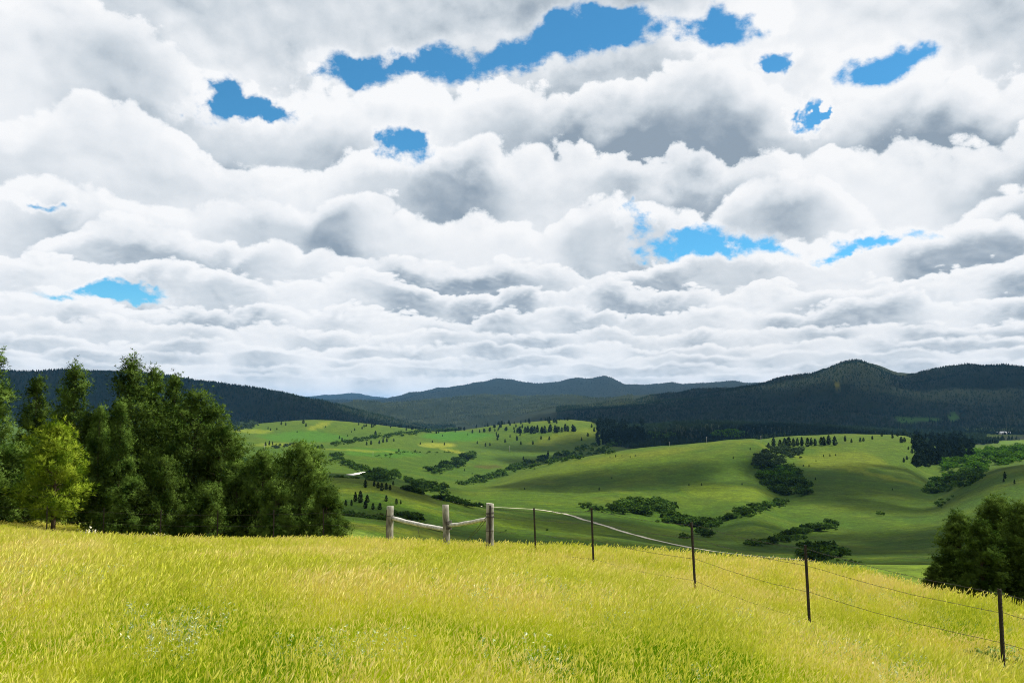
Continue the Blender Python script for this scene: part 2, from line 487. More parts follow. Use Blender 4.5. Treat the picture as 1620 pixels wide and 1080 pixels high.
def forest_mask(px, r, x, y):
    edge = np.interp(px, *FOREST_R) * (1 + (fbm(x / 160, y / 160, 3, 31) - .5) * .16)
    m = np.clip((r - edge) / (edge * .03), 0, 1)
    return m


def blob(cx, cy, w, h, ang=0.0, seed=1):
    """soft-edged patch of the land, by where it is seen"""
    c, s = math.cos(ang), math.sin(ang)
    dx, dy = PXG - cx, PYG - cy
    u, v = (dx * c + dy * s) / w, (-dx * s + dy * c) / h
    q = u * u + v * v + (fbm(GX / 60, GY / 60, 3, seed) - .5) * 1.2
    return np.clip((1.15 - q) / .5, 0, 1)


def land_colours():
    c = np.zeros(GX.shape + (3,))

    def lay(mask, rgb):
        c[...] = c * (1 - mask[..., None]) + np.array(rgb) * mask[..., None]
    n1 = fbm(GX / 190, GY / 190, 4, 41); n2 = fbm(GX / 60, GY / 60, 4, 43); n3 = fbm(GX / 25, GY / 25, 3, 47)
    c[...] = (0.064, 0.112, 0.010)
    lay(np.clip((n1 - .46) * 5, 0, 1) * .7, (0.102, 0.142, 0.013))
    lay(np.clip((n2 - .52) * 5, 0, 1) * .45, (0.135, 0.155, 0.022))
    lay(np.clip((n3 - .60) * 6, 0, 1) * .4, (0.050, 0.090, 0.012))
    far = np.clip((TR - 1400) / 1200, 0, 1)
    lay(far * .35, (0.125, 0.165, 0.035))
    # convex ground dries out and turns straw-coloured
    lap = np.zeros_like(ZG); lap[:, 2:-2] = (ZG[:, 2:-2] - .5 * (ZG[:, :-4] + ZG[:, 4:])) / TR[:, 2:-2]
    lay(np.clip(lap * 900 - .4, 0, 1) * .45 * (TR > 150), (0.20, 0.20, 0.05))
    ok = ((TR > 140) & (TR < 4200)).astype(float)
    for a in ((480, 691, 70, 9, 0, (0.075, 0.175, 0.030)), (600, 716, 70, 8, .05, (0.07, 0.16, 0.028)), (725, 690, 60, 8, 0, (0.07, 0.19, 0.022)),
              (690, 704, 30, 4.5, 0, (0.34, 0.30, 0.15)), (720, 714, 30, 3, .2, (0.30, 0.27, 0.12)), (400, 682, 35, 3.5, 0, (0.26, 0.26, 0.08)),
              (505, 673, 22, 4, -.3, (0.28, 0.26, 0.09)), (440, 703, 40, 3, 0, (0.24, 0.25, 0.09)), (560, 712, 60, 2, .04, (0.23, 0.24, 0.09)),
              (1150, 778, 75, 12, .06, (0.155, 0.185, 0.012)), (880, 748, 120, 12, -.25, (0.12, 0.15, 0.022)), (1000, 722, 120, 6, -.12, (0.17, 0.175, 0.045)),
              (1330, 728, 75, 14, .02, (0.17, 0.18, 0.03)), (1390, 752, 70, 3.5, .22, (0.19, 0.20, 0.04)), (860, 833, 110, 9, .1, (0.125, 0.165, 0.008)),
              (1040, 840, 60, 6, .12, (0.12, 0.16, 0.01)), (640, 782, 60, 10, .3, (0.14, 0.155, 0.018)), (560, 776, 40, 6, 0, (0.15, 0.16, 0.02)),
              (1600, 692, 60, 7, 0, (0.26, 0.22, 0.14)), (1600, 698, 50, 5, 0, (0.13, 0.19, 0.06)), (770, 738, 24, 3, 0, (0.10, 0.075, 0.055)),
              (900, 690, 60, 9, -.2, (0.19, 0.20, 0.06)), (620, 838, 110, 6, .12, (0.125, 0.125, 0.022)), (700, 858, 90, 8, .1, (0.105, 0.115, 0.016))):
        lay(blob(*a[:5], seed=int(a[0])) * ok * .85, a[5])
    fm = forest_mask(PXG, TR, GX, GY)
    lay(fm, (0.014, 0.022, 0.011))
    for a in ((1447, 664, 38, 3.5, 0, (0.07, 0.16, 0.04)), (1508, 660, 9, 6, 0, (0.07, 0.16, 0.04)), (1327, 614, 7, 5, 0, (0.30, 0.23, 0.18)),
              (1560, 684, 70, 7, 0, (0.12, 0.15, 0.07))):
        lay(blob(*a[:5], seed=int(a[0])) * (TR > 2800) * (TR < 7000), a[5])
    # the dry hilltop under the camera
    lay((TR > 9000).astype(float), (.006, .011, .010))  # far ridges: cloud shade put into the ground colour as a near-black tone
    k = np.clip((130 - TR) / 40, 0, 1)
    lay(k, (0.24, 0.27, 0.022))
    bench = np.clip((TR - 60) / 30, 0, 1) * np.clip((200 - TR) / 60, 0, 1) * (PXG > 1180)
    lay(bench, (0.075, 0.118, 0.006))
    lft = np.clip((TR - 52) / 10, 0, 1) * np.clip((200 - TR) / 60, 0, 1) * (PXG < 600)
    lay(lft, (0.20, 0.24, 0.025))
    c[(TR > 200), :] *= np.array([.43, .54, .07])
    return np.clip(c, 0, 1)


def mat_new(name):
    m = bpy.data.materials.new(name)
    m.use_nodes = True
    nt = m.node_tree
    nt.nodes.clear()
    b = NB(nt)
    out = b.new('ShaderNodeOutputMaterial')
    return m, b, out


def mat_land():
    m, b, out = mat_new("grassland")
    att = b.new('ShaderNodeAttribute'); att.attribute_name = "land"
    pos = b.new('ShaderNodeNewGeometry').outputs['Position']
    n1 = b.noise(pos, 0.9, 6, .65); n2 = b.noise(pos, 0.06, 6, .7); n3 = b.noise(pos, 0.25, 5, .7)
    f = b.m('MULTIPLY', b.ramp(n1, .25, .75, .62, 1.38, False), b.ramp(n2, .3, .7, .68, 1.32, False))
    f = b.m('MULTIPLY', f, b.ramp(n3, .3, .7, .66, 1.34, False))
    c = b.mix(1.0, att.outputs['Color'], None, 'MULTIPLY')
    cc = b.new('ShaderNodeCombineColor')
    for i in range(3):
        b.put(cc.inputs[i], f)
    b.l.new(cc.outputs[0], c.node.inputs[7])
    c = b.mix(b.ramp(n3, .52, .72, 0, .35), c, b.mix(1.0, c, (1.7, 1.25, 1.3, 1), 'MULTIPLY'))
    bs = b.new('ShaderNodeBsdfPrincipled')
    b.put(bs.inputs['Base Color'], c)
    bs.inputs['Roughness'].default_value = .95
    bs.inputs['Specular IOR Level'].default_value = .1
    bp = b.new('ShaderNodeBump'); bp.inputs['Strength'].default_value = .8; bp.inputs['Distance'].default_value = 1.0
    b.put(bp.inputs['Height'], b.m('ADD', b.m('MULTIPLY', n3, 1.2), b.m('MULTIPLY', n1, .5)))
    b.l.new(bp.outputs[0], bs.inputs['Normal'])
    b.l.new(bs.outputs[0], out.inputs[0])
    return m


def build_land():
    nt, nr = GX.shape
    v = np.stack([GX, GY, ZG], -1).reshape(-1, 3)
    i = np.arange(nt)[:, None]; j = np.arange(nr - 1)[None, :]
    i2 = (i + 1) % nt
    q = np.stack([i * nr + j + 0 * i2, i * nr + j + 1, i2 * nr + j + 1, i2 * nr + j], -1).reshape(-1, 4)[:, ::-1]
    # close the middle
    c = len(v)
    v = np.vstack([v, [[0, 0, -1.66]]])
    me = mesh_np("ground", v, q, True)
    bm = bmesh.new(); bm.from_mesh(me); bm.verts.ensure_lookup_table()
    for a in range(nt):
        try:
            bm.faces.new((bm.verts[c], bm.verts[((a + 1) % nt) * nr], bm.verts[a * nr]))
        except ValueError:
            pass
    bm.normal_update(); bm.to_mesh(me); bm.free()
    ca = me.color_attributes.new("land", 'FLOAT_COLOR', 'POINT')
    colr = np.ones((len(me.vertices), 4), np.float32)
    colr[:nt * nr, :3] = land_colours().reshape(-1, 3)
    colr[-1, :3] = (.21, .21, .03)
    ca.data.foreach_set("color", colr.ravel())
    o = link("ground", me, mat_land())
    tag(o, "rolling green grassland falling from the dry hilltop to far wooded hills", "ground", kind="structure")


build_land()
# ------------------------------------------------------------------ foliage materials
def mat_leaf(name, dark, light, gloss=.25, trans=.3, rough=.45, scale=1.3, obj_var=.25):
    m, b, out = mat_new(name)
    info = b.new('ShaderNodeObjectInfo')
    geo = b.new('ShaderNodeNewGeometry')
    n = b.noise(geo.outputs['Position'], scale, 3, .6)
    rnd = geo.outputs['Random Per Island']
    f = b.m('ADD', b.ramp(n, .35, .65, -.15, .75, False), b.m('MULTIPLY', rnd, .25), clamp=True)
    c = b.mix(f, dark + (1,), light + (1,))
    v = b.ramp(info.outputs['Random'], 0, 1, 1 - obj_var, 1 + obj_var, False)
    cc = b.new('ShaderNodeCombineColor')
    for i in range(3):
        b.put(cc.inputs[i], v)
    c = b.mix(1.0, c, cc.outputs[0], 'MULTIPLY')
    d = b.new('ShaderNodeBsdfDiffuse'); b.put(d.inputs['Color'], c)
    t = b.new('ShaderNodeBsdfTranslucent'); b.put(t.inputs['Color'], b.mix(1.0, c, (1.05, 1.3, .6, 1), 'MULTIPLY'))
    mx = b.new('ShaderNodeMixShader'); mx.inputs[0].default_value = trans
    b.l.new(d.outputs[0], mx.inputs[1]); b.l.new(t.outputs[0], mx.inputs[2])
    res = mx.outputs[0]
    if gloss > 0:
        g = b.new('ShaderNodeBsdfGlossy'); g.inputs['Roughness'].default_value = rough
        g.inputs['Color'].default_value = (.8, .85, .8, 1)
        fr = b.new('ShaderNodeFresnel'); fr.inputs['IOR'].default_value = 1.4
        m2 = b.new('ShaderNodeMixShader')
        b.put(m2.inputs[0], b.m('MULTIPLY', fr.outputs[0], gloss * 3, clamp=True))
        b.l.new(res, m2.inputs[1]); b.l.new(g.outputs[0], m2.inputs[2])
        res = m2.outputs[0]
    b.l.new(res, out.inputs[0])
    return m


def mat_rough(name, c1, c2, scale=6.0, stretch=(1, 1, 1), bump=.4, rough=.9):
    m, b, out = mat_new(name)
    tc = b.new('ShaderNodeTexCoord').outputs['Object']
    p = b.v('MULTIPLY', tc, stretch)
    n = b.noise(p, scale, 6, .65)
    c = b.mix(b.ramp(n, .3, .7), c1 + (1,), c2 + (1,))
    bs = b.new('ShaderNodeBsdfPrincipled')
    b.put(bs.inputs['Base Color'], c)
    bs.inputs['Roughness'].default_value = rough
    bs.inputs['Specular IOR Level'].default_value = .2
    bp = b.new('ShaderNodeBump'); bp.inputs['Strength'].default_value = bump; bp.inputs['Distance'].default_value = .02
    b.put(bp.inputs['Height'], n)
    b.l.new(bp.outputs[0], bs.inputs['Normal'])
    b.l.new(bs.outputs[0], out.inputs[0])
    return m


M_NEEDLE = mat_leaf("pine_needles", (.014, .034, .005), (.112, .172, .032), 0, .16, .55, 1.3)
M_YOUNG = mat_leaf("young_pine_needles", (.060, .110, .008), (.230, .280, .024), 0, .25, .5)
M_FARPINE = mat_leaf("far_pine_needles", (.008, .014, .007), (.018, .030, .011), 0, .15, .5, .2, .35)
M_BUSH = mat_leaf("shrub_leaves", (.013, .032, .006), (.058, .100, .016), 0, .25, .5, .30, .5)
M_BRIGHT = mat_leaf("aspen_leaves", (.024, .062, .005), (.075, .150, .012), 0, .3, .5, .3, .4)
M_GREYB = mat_leaf("grey_green_leaves", (.020, .035, .017), (.045, .066, .032), 0, .25, .5, .35, .25)
M_BARK = mat_rough("pine_bark", (.035, .025, .018), (.11, .075, .05), 7, (1, 1, .25), .8)
M_DEADWOOD = mat_rough("dead_wood", (.16, .15, .13), (.40, .38, .34), 9, (1, 1, .2), .5)


# ------------------------------------------------------------------ pines near the camera
def tufts_mesh(name, P, Dr, ln, nb, width, seed, Nout=None):
    """needle tufts at points P pointing along Dr: nb blades each, one mesh; blades face outward along Nout"""
    g = np.random.default_rng(seed)
    P = np.repeat(P, nb, 0); Dr = np.repeat(Dr, nb, 0)
    k = len(P)
    rv = g.normal(size=(k, 3)); rv /= np.linalg.norm(rv, axis=1)[:, None]
    d = Dr * .75 + rv * .85
    d /= np.linalg.norm(d, axis=1)[:, None]
    L = ln * g.uniform(.65, 1.25, (k, 1))
    rs = g.normal(size=(k, 3))
    if Nout is not None:
        No = np.repeat(Nout, nb, 0)
        rs = No + rs * .35
    side = np.cross(d, rs); side /= np.linalg.norm(side, axis=1)[:, None] + 1e-9
    w = width * g.uniform(.7, 1.3, (k, 1))
    base = P + d * L * .05
    mid = P + d * L * .55
    tip = P + d * L
    v = np.stack([base, mid + side * w * .5, tip, mid - side * w * .5], 1)
    if Nout is not None:
        gn = np.cross(v[:, 1] - v[:, 0], v[:, 2] - v[:, 0])
        fl = (gn * No).sum(1) < 0
        v[fl] = v[fl][:, ::-1]
    f = np.arange(k * 4).reshape(-1, 4)
    me = mesh_np(name, v.reshape(-1, 3), f, Nout is not None)
    if Nout is not None:
        me.normals_split_custom_set_from_vertices(np.repeat(No, 4, 0).astype(np.float32))
    return me


def make_pine(seed, h, width, clear=.08, shape=1.0, tuft=.24, dens=1.0, leans=.0, nb=9, bladew=.030, clump=.15):
    """returns (trunk mesh, limb mesh, crown mesh) of a pine h metres tall, base at the origin"""
    g = np.random.default_rng(seed)
    tr = MB()
    n = 9
    wob = np.cumsum(g.normal(0, .018 * h / n, (n, 2)), 0)
    zs = np.linspace(-.3, h * .97, n)
    pts = [(wob[i, 0], wob[i, 1], zs[i]) for i in range(n)]
    r0 = .018 * h + .03
    tr.tube(pts, [max(.012, r0 * (1 - i / (n - .6)) ** .8) for i in range(n)], 9)

    def axis(z):
        return np.array([np.interp(z, zs, wob[:, 0]), np.interp(z, zs, wob[:, 1]), z])
    lb = MB()
    P, D, NO = [], [], []
    z = h * clear
    while z < h * .985:
        u = (z / h - clear) / (1 - clear)
        prof = (max(0.0, 1 - u) ** (.62 * shape)) * min(1.0, .45 + u * 3.2)
        for _ in range(g.integers(4, 6)):
            a = g.uniform(0, 2 * math.pi)
            ln = width * .5 * prof * g.uniform(.5, 1.22) + .12
            rise = (-.12 + .75 * u) + g.normal(0, .1)
            d = np.array([math.cos(a), math.sin(a), rise]); d /= np.linalg.norm(d)
            o = axis(z + g.uniform(-.1, .1) * h * .05)
            q = [o + d * ln * t + np.array([0, 0, ln * .22 * t * t]) for t in (0, .4, .75, 1)]
            lb.tube(q, [.012 + .010 * ln, .010 + .006 * ln, .010, .005], 5, False)
            m = max(2, int(ln * 1.9 * dens + .5))
            for _k in range(m):
                t = 1 - .62 * g.random() ** 1.6
                c = o + d * ln * t + np.array([0, 0, ln * .22 * t * t])
                off = g.normal(0, .10 + .20 * ln * (1.1 - t), 3); off[2] *= .6
                c = c + off
                ax = d * .8 + off * .8 + np.array([0, 0, .55]); ax /= np.linalg.norm(ax)
                for _j in range(13):                      # one bunch of tufts
                    o2 = g.normal(0, clump, 3) + ax * g.uniform(-.8, 1.2) * clump
                    dd = ax * .7 + o2 / (np.linalg.norm(o2) + .05) * .75 + np.array([0, 0, .3])
                    P.append(c + o2); D.append(dd / np.linalg.norm(dd))
                    no = o2 / (np.linalg.norm(o2) + .03) + d * np.array([.55, .55, 0]) + np.array([0, 0, .25])
                    NO.append(no / np.linalg.norm(no))
        z += h * .034 * g.uniform(.7, 1.3) + .08
    top = axis(h * .97)
    for _ in range(int(14 * dens)):
        P.append(top + np.array([g.normal(0, .06), g.normal(0, .06), g.uniform(-.45, .12)]))
        dd = np.array([g.normal(0, .5), g.normal(0, .5), 1.0]); D.append(dd / np.linalg.norm(dd)); NO.append(np.array([dd[0], dd[1], .5]) / np.linalg.norm([dd[0], dd[1], .5]))
    cr = tufts_mesh("needles", np.array(P), np.array(D), tuft, nb, bladew, seed, np.array(NO))
    return tr.mesh("trunk", True), lb.mesh("limbs", True), cr


PINES = {}
def pine_kind(key, *a, **k):
    PINES[key] = make_pine(*a, **k)


pine_kind('tall', 1, 11.0, 5.2, .03, 1.5, .25, 2.4, nb=7, bladew=.040, clump=.23)
pine_kind('tall2', 2, 11.5, 5.8, .03, 1.2, .25, 2.2, nb=7, bladew=.042, clump=.25)
pine_kind('broad', 3, 9.0, 7.6, .02, 1.05, .24, 2.1, nb=7, bladew=.040, clump=.24)
pine_kind('round', 4, 5.6, 4.6, .01, .95, .20, 2.8, nb=7, bladew=.032, clump=.18)
pine_kind('young', 5, 6.2, 4.3, .24, 1.3, .27, 1.5, nb=8, bladew=.034, clump=.21)
pine_kind('near', 6, 7.6, 4.6, .02, 1.2, .17, 4.2, nb=13, bladew=.017, clump=.13)


def place_pine(key, px, top_py, r, label, scale=None, rot=None, group=None, mat=None, wide=1.0, name="pine_tree", dz=0.0, mirror=False):
    """stand a pine in photo column px, r metres away, with its tip at photo row top_py"""
    tm, lm, cm = PINES[key]
    p = on(px, r)
    x, y, z = dirv(px, top_py)
    top = z / math.hypot(x, y) * r
    h0 = max(v.co.z for v in tm.vertices)
    s = (top - p.z) / (h0 * 1.02) if scale is None else scale
    o = link(name, None)
    o.location = (p.x, p.y, p.z + dz)
    o.scale = (s * wide, s * wide, s)
    o.rotation_euler = (0, 0, random.uniform(0, 6.28) if rot is None else rot)
    tag(o, label, "tree", group)
    link("trunk", tm, M_BARK, o)
    link("limbs", lm, M_BARK, o)
    c = link("crown", cm, None, o)
    if mat is None:
        mat = M_NEEDLE
    if not cm.materials:
        cm.materials.append(mat)
    c.material_slots[0].link = 'OBJECT'
    c.material_slots[0].material = mat
    return o


GROVE = "pines of the grove beside the hilltop"
for a in (
    ('tall', -22, 562, 50, "tallest pine cut off by the left edge of the photo", 1.05),
    ('tall', 50, 604, 66, "dark pine standing back between the left edge and the light green young pine", .85),
    ('tall2', 112, 588, 63, "dark pine whose pointed top rises above the light green young pine", .9),
    ('tall2', 198, 579, 62, "tall rounded pine at the highest point of the grove's skyline", 1.0),
    ('tall', 240, 592, 64, "dark pine just right of the grove's highest top", .8),
    ('tall', 272, 602, 60, "pine with a narrow top left of the broad sloping pine", .75),
    ('tall', 152, 650, 50, "pointed green pine directly right of the light green young pine", .72),
    ('tall', 186, 644, 49, "pointed pine in the front row beneath the highest top", .80),
    ('broad', 305, 634, 52, "broad pine whose lit flank slopes down to the right", 1.02),
    ('broad', 348, 683, 50, "bushy pine on the right flank of the broad sloping pine", .9),
    ('round', 258, 735, 45, "low dark pine in the shade at the foot of the broad pine", .8),
    ('round', 375, 742, 47, "low bushy pine between the broad pine and the rounded end pine", 1.1),
    ('round', 415, 726, 46, "slim bushy pine just left of the rounded end pine", .8),
    ('round', 474, 714, 44, "rounded olive green pine standing at the right end of the grove", .92),
    ('round', 517, 776, 42, "low pine at the grove's right tip beside the steel post", .95),
    ('round', 437, 768, 43, "small pine in front of the gap left of the rounded end pine", .9),
    ('round', 330, 772, 44, "small dark pine in the front row below the broad pine's flank", 1.0),
    ('round', 205, 765, 45, "low pine filling the front row under the pointed pines", 1.2),
    ('round', 20, 742, 52, "low dark pine under the tallest pine at the left edge", 1.2),
):
    place_pine(a[0], a[1], a[2], a[3], a[4], group=GROVE, wide=a[5])
place_pine('young', 85, 680, 46, "light yellow green young pine with a bare trunk in front of the grove", mat=M_YOUNG, wide=1.0, group=GROVE)
RIGHT = "pines below the fence at the right edge"
place_pine('near', 1578, 792, 29, "pine with the pointed top at the centre of the right edge clump", wide=1.1, group=RIGHT, rot=.4)
place_pine('near', 1517, 814, 27.5, "shorter pine with a square top on the left side of the right edge clump", wide=1.05, rot=2.0, group=RIGHT)
place_pine('near', 1618, 800, 27.5, "pine cut in half by the right edge of the photo", wide=1.1, rot=3.4, group=RIGHT)
place_pine('near', 1548, 828, 26.5, "low pine in front between the two pointed tops of the right edge clump", wide=1.2, rot=5.1, group=RIGHT)
place_pine('near', 1476, 892, 26.5, "lowest pine at the left foot of the right edge clump", wide=1.2, rot=1.1, group=RIGHT)

# bare grey snag among the pines
sn = MB()
sp = on(232, 64); tp = dirv(236, 636); tz = tp[2] / math.hypot(tp[0], tp[1]) * 64 - sp.z
sn.tube([(0, 0, -.2), (.05, 0, tz * .5), (-.05, .02, tz * .85), (.1, 0, tz)], [.08, .055, .035, .012], 7)
so = link("dead_tree", None); so.location = sp
link("trunk", sn.mesh("trunk", True), M_DEADWOOD, so)
for (z0, dx, dy, dz) in ((.93, .35, -.2, .18), (.86, -.55, -.5, .25), (.80, -1.25, -.7, .05), (.83, .5, -.4, .3), (.76, -.8, -.9, .1), (.72, .7, -.8, .2)):
    t = MB(); z1 = tz * z0
    t.tube([(0, 0, z1), (dx * .5, dy * .5, z1 + dz * .3), (dx, dy, z1 + dz)], [.03, .022, .008], 5)
    link("branch", t.mesh("branch", True), M_DEADWOOD, so)
tag(so, "bare grey dead tree with crooked branches among the pines", "tree")


# ------------------------------------------------------------------ trees and shrubs of the valley
def leaf_cloud(seed, n, shape, size, zsq=.8):
    """a crown of n small leaf-clump faces; shape(g) gives a point and its outward direction"""
    g = np.random.default_rng(seed)
    P, D = zip(*[shape(g) for _ in range(n)])
    P, D = np.array(P), np.array(D)
    D = D + g.normal(0, .45, D.shape); D /= np.linalg.norm(D, axis=1)[:, None]
    a = np.cross(D, g.normal(size=D.shape)); a /= np.linalg.norm(a, axis=1)[:, None]
    b2 = np.cross(D, a)
    s = size * g.uniform(.6, 1.4, (n, 1))
    s2 = s * g.uniform(.5, 1.0, (n, 1))
    v = np.stack([P + a * s, P + b2 * s2 + D * s * .2, P - a * s, P - b2 * s2 - D * s * .1], 1).reshape(-1, 3)
    return mesh_np("leaves", v, np.arange(n * 4).reshape(-1, 4))


def bush_shape(lobes):
    def f(g):
        l = lobes[g.integers(len(lobes))]
        d = g.normal(size=3); d /= np.linalg.norm(d)
        if d[2] < -.3: d[2] *= -.5
        rr = g.uniform(.7, 1.0)
        return np.array(l[:3]) + d * np.array([l[3], l[3], l[3] * .85]) * rr, d
    return f


def rand_lobes(seed, n, spread, h):
    g = np.random.default_rng(seed)
    L = [(0, 0, h * .5, h * .46)]
    for _ in range(n):
        a = g.uniform(0, 6.28); q = g.uniform(.3, 1) * spread
        rr = h * g.uniform(.22, .38)
        L.append((math.cos(a) * q, math.sin(a) * q, rr * g.uniform(.75, 1.3) + h * .08, rr))
    return L


BUSHES = [leaf_cloud(20 + i, 420, bush_shape(rand_lobes(60 + i, 6, .55, 1.0)), .085) for i in range(4)]


def cone_shape(h, w, u0=.1):
    def f(g):
        u = 1 - (1 - g.random()) ** .5 * (1 - 0) if False else g.random() ** 1.25
        z = h * (u0 + (1 - u0) * u)
        a0 = g.uniform(0, 6.28)
        rr = w * .5 * ((1 - u) ** .55 * min(1, .35 + u * 4) + .03) * g.uniform(.55, 1.1) * (1 + .14 * math.sin(a0 * 3 + u * 11))
        a = a0
        return np.array([math.cos(a) * rr, math.sin(a) * rr, z]), np.array([math.cos(a), math.sin(a), .55])
    return f


FIRS = [leaf_cloud(80 + i, 330, cone_shape(1.0, .50 + .09 * i), .06) for i in range(3)]
tk = MB(); tk.tube([(0, 0, -.08), (0, 0, .4), (0, 0, .9)], [.022, .016, .004], 6)
FIR_TRUNK = tk.mesh("trunk", True); FIR_TRUNK.materials.append(M_BARK)
for me in FIRS:
    me.materials.append(M_FARPINE)
for me in BUSHES:
    me.materials.append(M_BUSH)


def put(name, me, p, h, label, cat, group, mat=None, wide=1.0, trunk=False, sink=.06):
    if trunk:
        o = link(name, None)
        c = link("crown", me, None, o)
        link("trunk", FIR_TRUNK, None, o)
    else:
        o = c = link(name, me)
    o.location = (p.x, p.y, p.z - sink * h)
    o.scale = (h * wide, h * wide, h)
    o.rotation_euler = (0, 0, random.uniform(0, 6.28))
    if mat is not None and mat is not me.materials[0]:
        c.material_slots[0].link = 'OBJECT'
        c.material_slots[0].material = mat
    tag(o, label, cat, group)
    return o


def pxm(p):
    return math.hypot(p.x, p.y) / F          # metres per photo pixel at p


def fir(px, py, hpx, label, group="scattered valley pines", rmin=200, rmax=4200, trunk=None, wide=1.0):
    p = at(px, py, rmin, rmax)
    h = hpx * pxm(p)
    return put("pine_tree", random.choice(FIRS), p, h, label, "tree", group, None, wide * random.uniform(.85, 1.15), hpx >= 8.5 if trunk is None else trunk)


# pines on the slope behind the wooden posts
SLOPE = "pines on the slope left of the wooden posts"
for a in ((530, 793, 14, "dark pine nearest the grove's right tip on the slope behind"), (547, 800, 10, "slim dark pine below the slope's pine clump"), (536, 806, 12, "low dark pine on the slope close to the grove's tip"),
          (556, 800, 10, "small dark pine at the left foot of the slope's tallest pine"), (562, 793, 15, "dark pine touching the left side of the slope's tallest pine"), (570, 795, 19, "tallest dark pine of the clump on the slope behind the grove's tip"),
          (581, 795, 13, "dark pine just right of the slope's tallest pine"), (578, 804, 13, "dark pine below the slope's tallest pine"), (590, 806, 11, "small dark pine right of the slope's clump, left of the first wooden post"),
          (601, 806, 11, "small dark pine nearest the left wooden post"), (611, 793, 10, "round dark pine above the left wooden post's top"), (627, 797, 9, "small dark pine right above the left wooden post"), (634, 797, 7, "smallest dark pine right of the left wooden post's top"),
          (578, 771, 13, "lone tall pine on the spur's crest left of its pine row"), (592, 769, 9, "leftmost pine of the row on the spur's crest"), (598, 772, 10, "second pine of the row on the spur's crest"), (604, 776, 13, "biggest pine of the row on the spur's crest"),
          (611, 774, 11, "fourth pine of the row on the spur's crest"), (617, 775, 9, "rightmost pine of the row on the spur's crest"), (622, 767, 7, "small pine standing apart right of the crest's pine row")):
    fir(a[0], a[1], a[2], a[3], SLOPE, 300, 900, True)

# pines dotted over the grassland
DOT = "scattered valley pines"
ORD = "first second third fourth fifth sixth seventh eighth ninth tenth eleventh twelfth thirteenth fourteenth fifteenth sixteenth seventeenth eighteenth nineteenth twentieth".split()


def ordinal(i):
    return ORD[i] if i < 20 else ("twenty-" if i < 30 else "thirty-") + ORD[i % 10 - 0] if False else (ORD[i] if i < 20 else ("twenty-" if i < 29 else "thirtieth" if i == 29 else "thirty-") + ("" if i == 29 else ORD[i - 20 if i < 29 else i - 30]))


def dots(lst, label, rmin=900, rmax=4200):
    for i, (px, py, h) in enumerate(sorted(lst)):
        fir(px, py, h, (ordinal(i) + " from left: " if len(lst) > 1 else "") + label, DOT, rmin, rmax)


dots([(1224, 706, 14), (1216, 709, 9), (1234, 706, 11)], "dark pine at the bushy gully's head beside the pine row")
dots([(1242 + i * 7 + random.uniform(-2, 2), 705.5 + random.uniform(-1, 1.5) - i * .15, random.uniform(11, 15)) for i in range(12)], "dark pine in the straight row above the bushy gully")
dots([(1337, 698, 9), (1347, 700, 6), (1361, 699, 7), (1366, 698, 6), (1380, 695, 6), (1412, 693, 7), (1426, 700, 9), (1431, 699, 7), (1443, 702, 9), (1443, 717, 7),
      (1437, 711, 5), (1435, 727, 6), (1430, 731, 7), (1420, 690, 6), (1395, 690, 5), (1445, 735, 11)], "small dark pine along the top of the right-hand meadow")
dots([(820 + random.uniform(-3, 3) + i * 4.4, 685 - .12 * i + random.uniform(-1.5, 1.5), random.uniform(7, 12)) for i in range(22)], "dark pine in the long row on the sunlit upper slope")
dots([(782 + random.random() * 45, 668 + random.random() * 26, random.uniform(4, 7)) for _ in range(34)], "tiny pine on the upper slope left of the long row")
dots([(830 + random.random() * 100, 662 + random.random() * 8, random.uniform(4, 7)) for _ in range(20)], "tiny pine along the brow above the long pine row")
dots([(787, 696, 6), (799, 700, 6), (818, 697, 8), (824, 703, 6), (843, 703, 7), (856, 695, 6), (869, 696, 6), (830, 734, 8), (828, 727, 6), (867, 722, 10), (862, 727, 7),
      (920, 697, 6), (940, 683, 8), (936, 676, 6), (944, 691, 8), (930, 690, 6)], "small lone pine on the slope left of the dark wood")
dots([(445, 672, 6), (452, 673, 5), (480, 670, 8), (484, 675, 6), (430, 668, 6), (440, 666, 5), (515, 676, 3), (470, 684, 3), (438, 680, 4), (428, 681, 4), (424, 679, 4)], "tiny pine on the pale hill right of the grove")
dots([(420, 705, 6), (426, 704, 7), (431, 703, 5), (418, 712, 4), (537, 694, 5), (541, 697, 5), (550, 690, 3), (556, 684, 3), (594, 689, 8), (580, 704, 6), (587, 703, 7), (606, 700, 8), (612, 699, 7), (600, 702, 6), (623, 698, 5), (509, 707, 5)], "small pine by the fields right of the grove")
dots([(631, 714, 5), (665, 703, 4), (684, 700, 4), (703, 704, 5), (728, 722, 4), (735, 745, 4), (747, 750, 3), (755, 702, 5), (768, 706, 6), (775, 705, 5), (788, 692, 6), (740, 688, 3), (700, 690, 3), (657, 715, 4)], "tiny pine on the pale knoll behind the wooden posts")
dots([(560 + random.random() * 120, 670 + random.random() * 12, random.uniform(4, 6)) for _ in range(24)], "tiny pine at the foot of the left dark hill")
dots([(690 + random.random() * 100, 672 + random.random() * 14, random.uniform(4, 6.5)) for _ in range(26)], "tiny pine below the grey green wooded hill")
dots([(1590, 757, 10), (1605, 765, 6), (1588, 762, 5)], "dark pine on the grassy hill at the right edge")
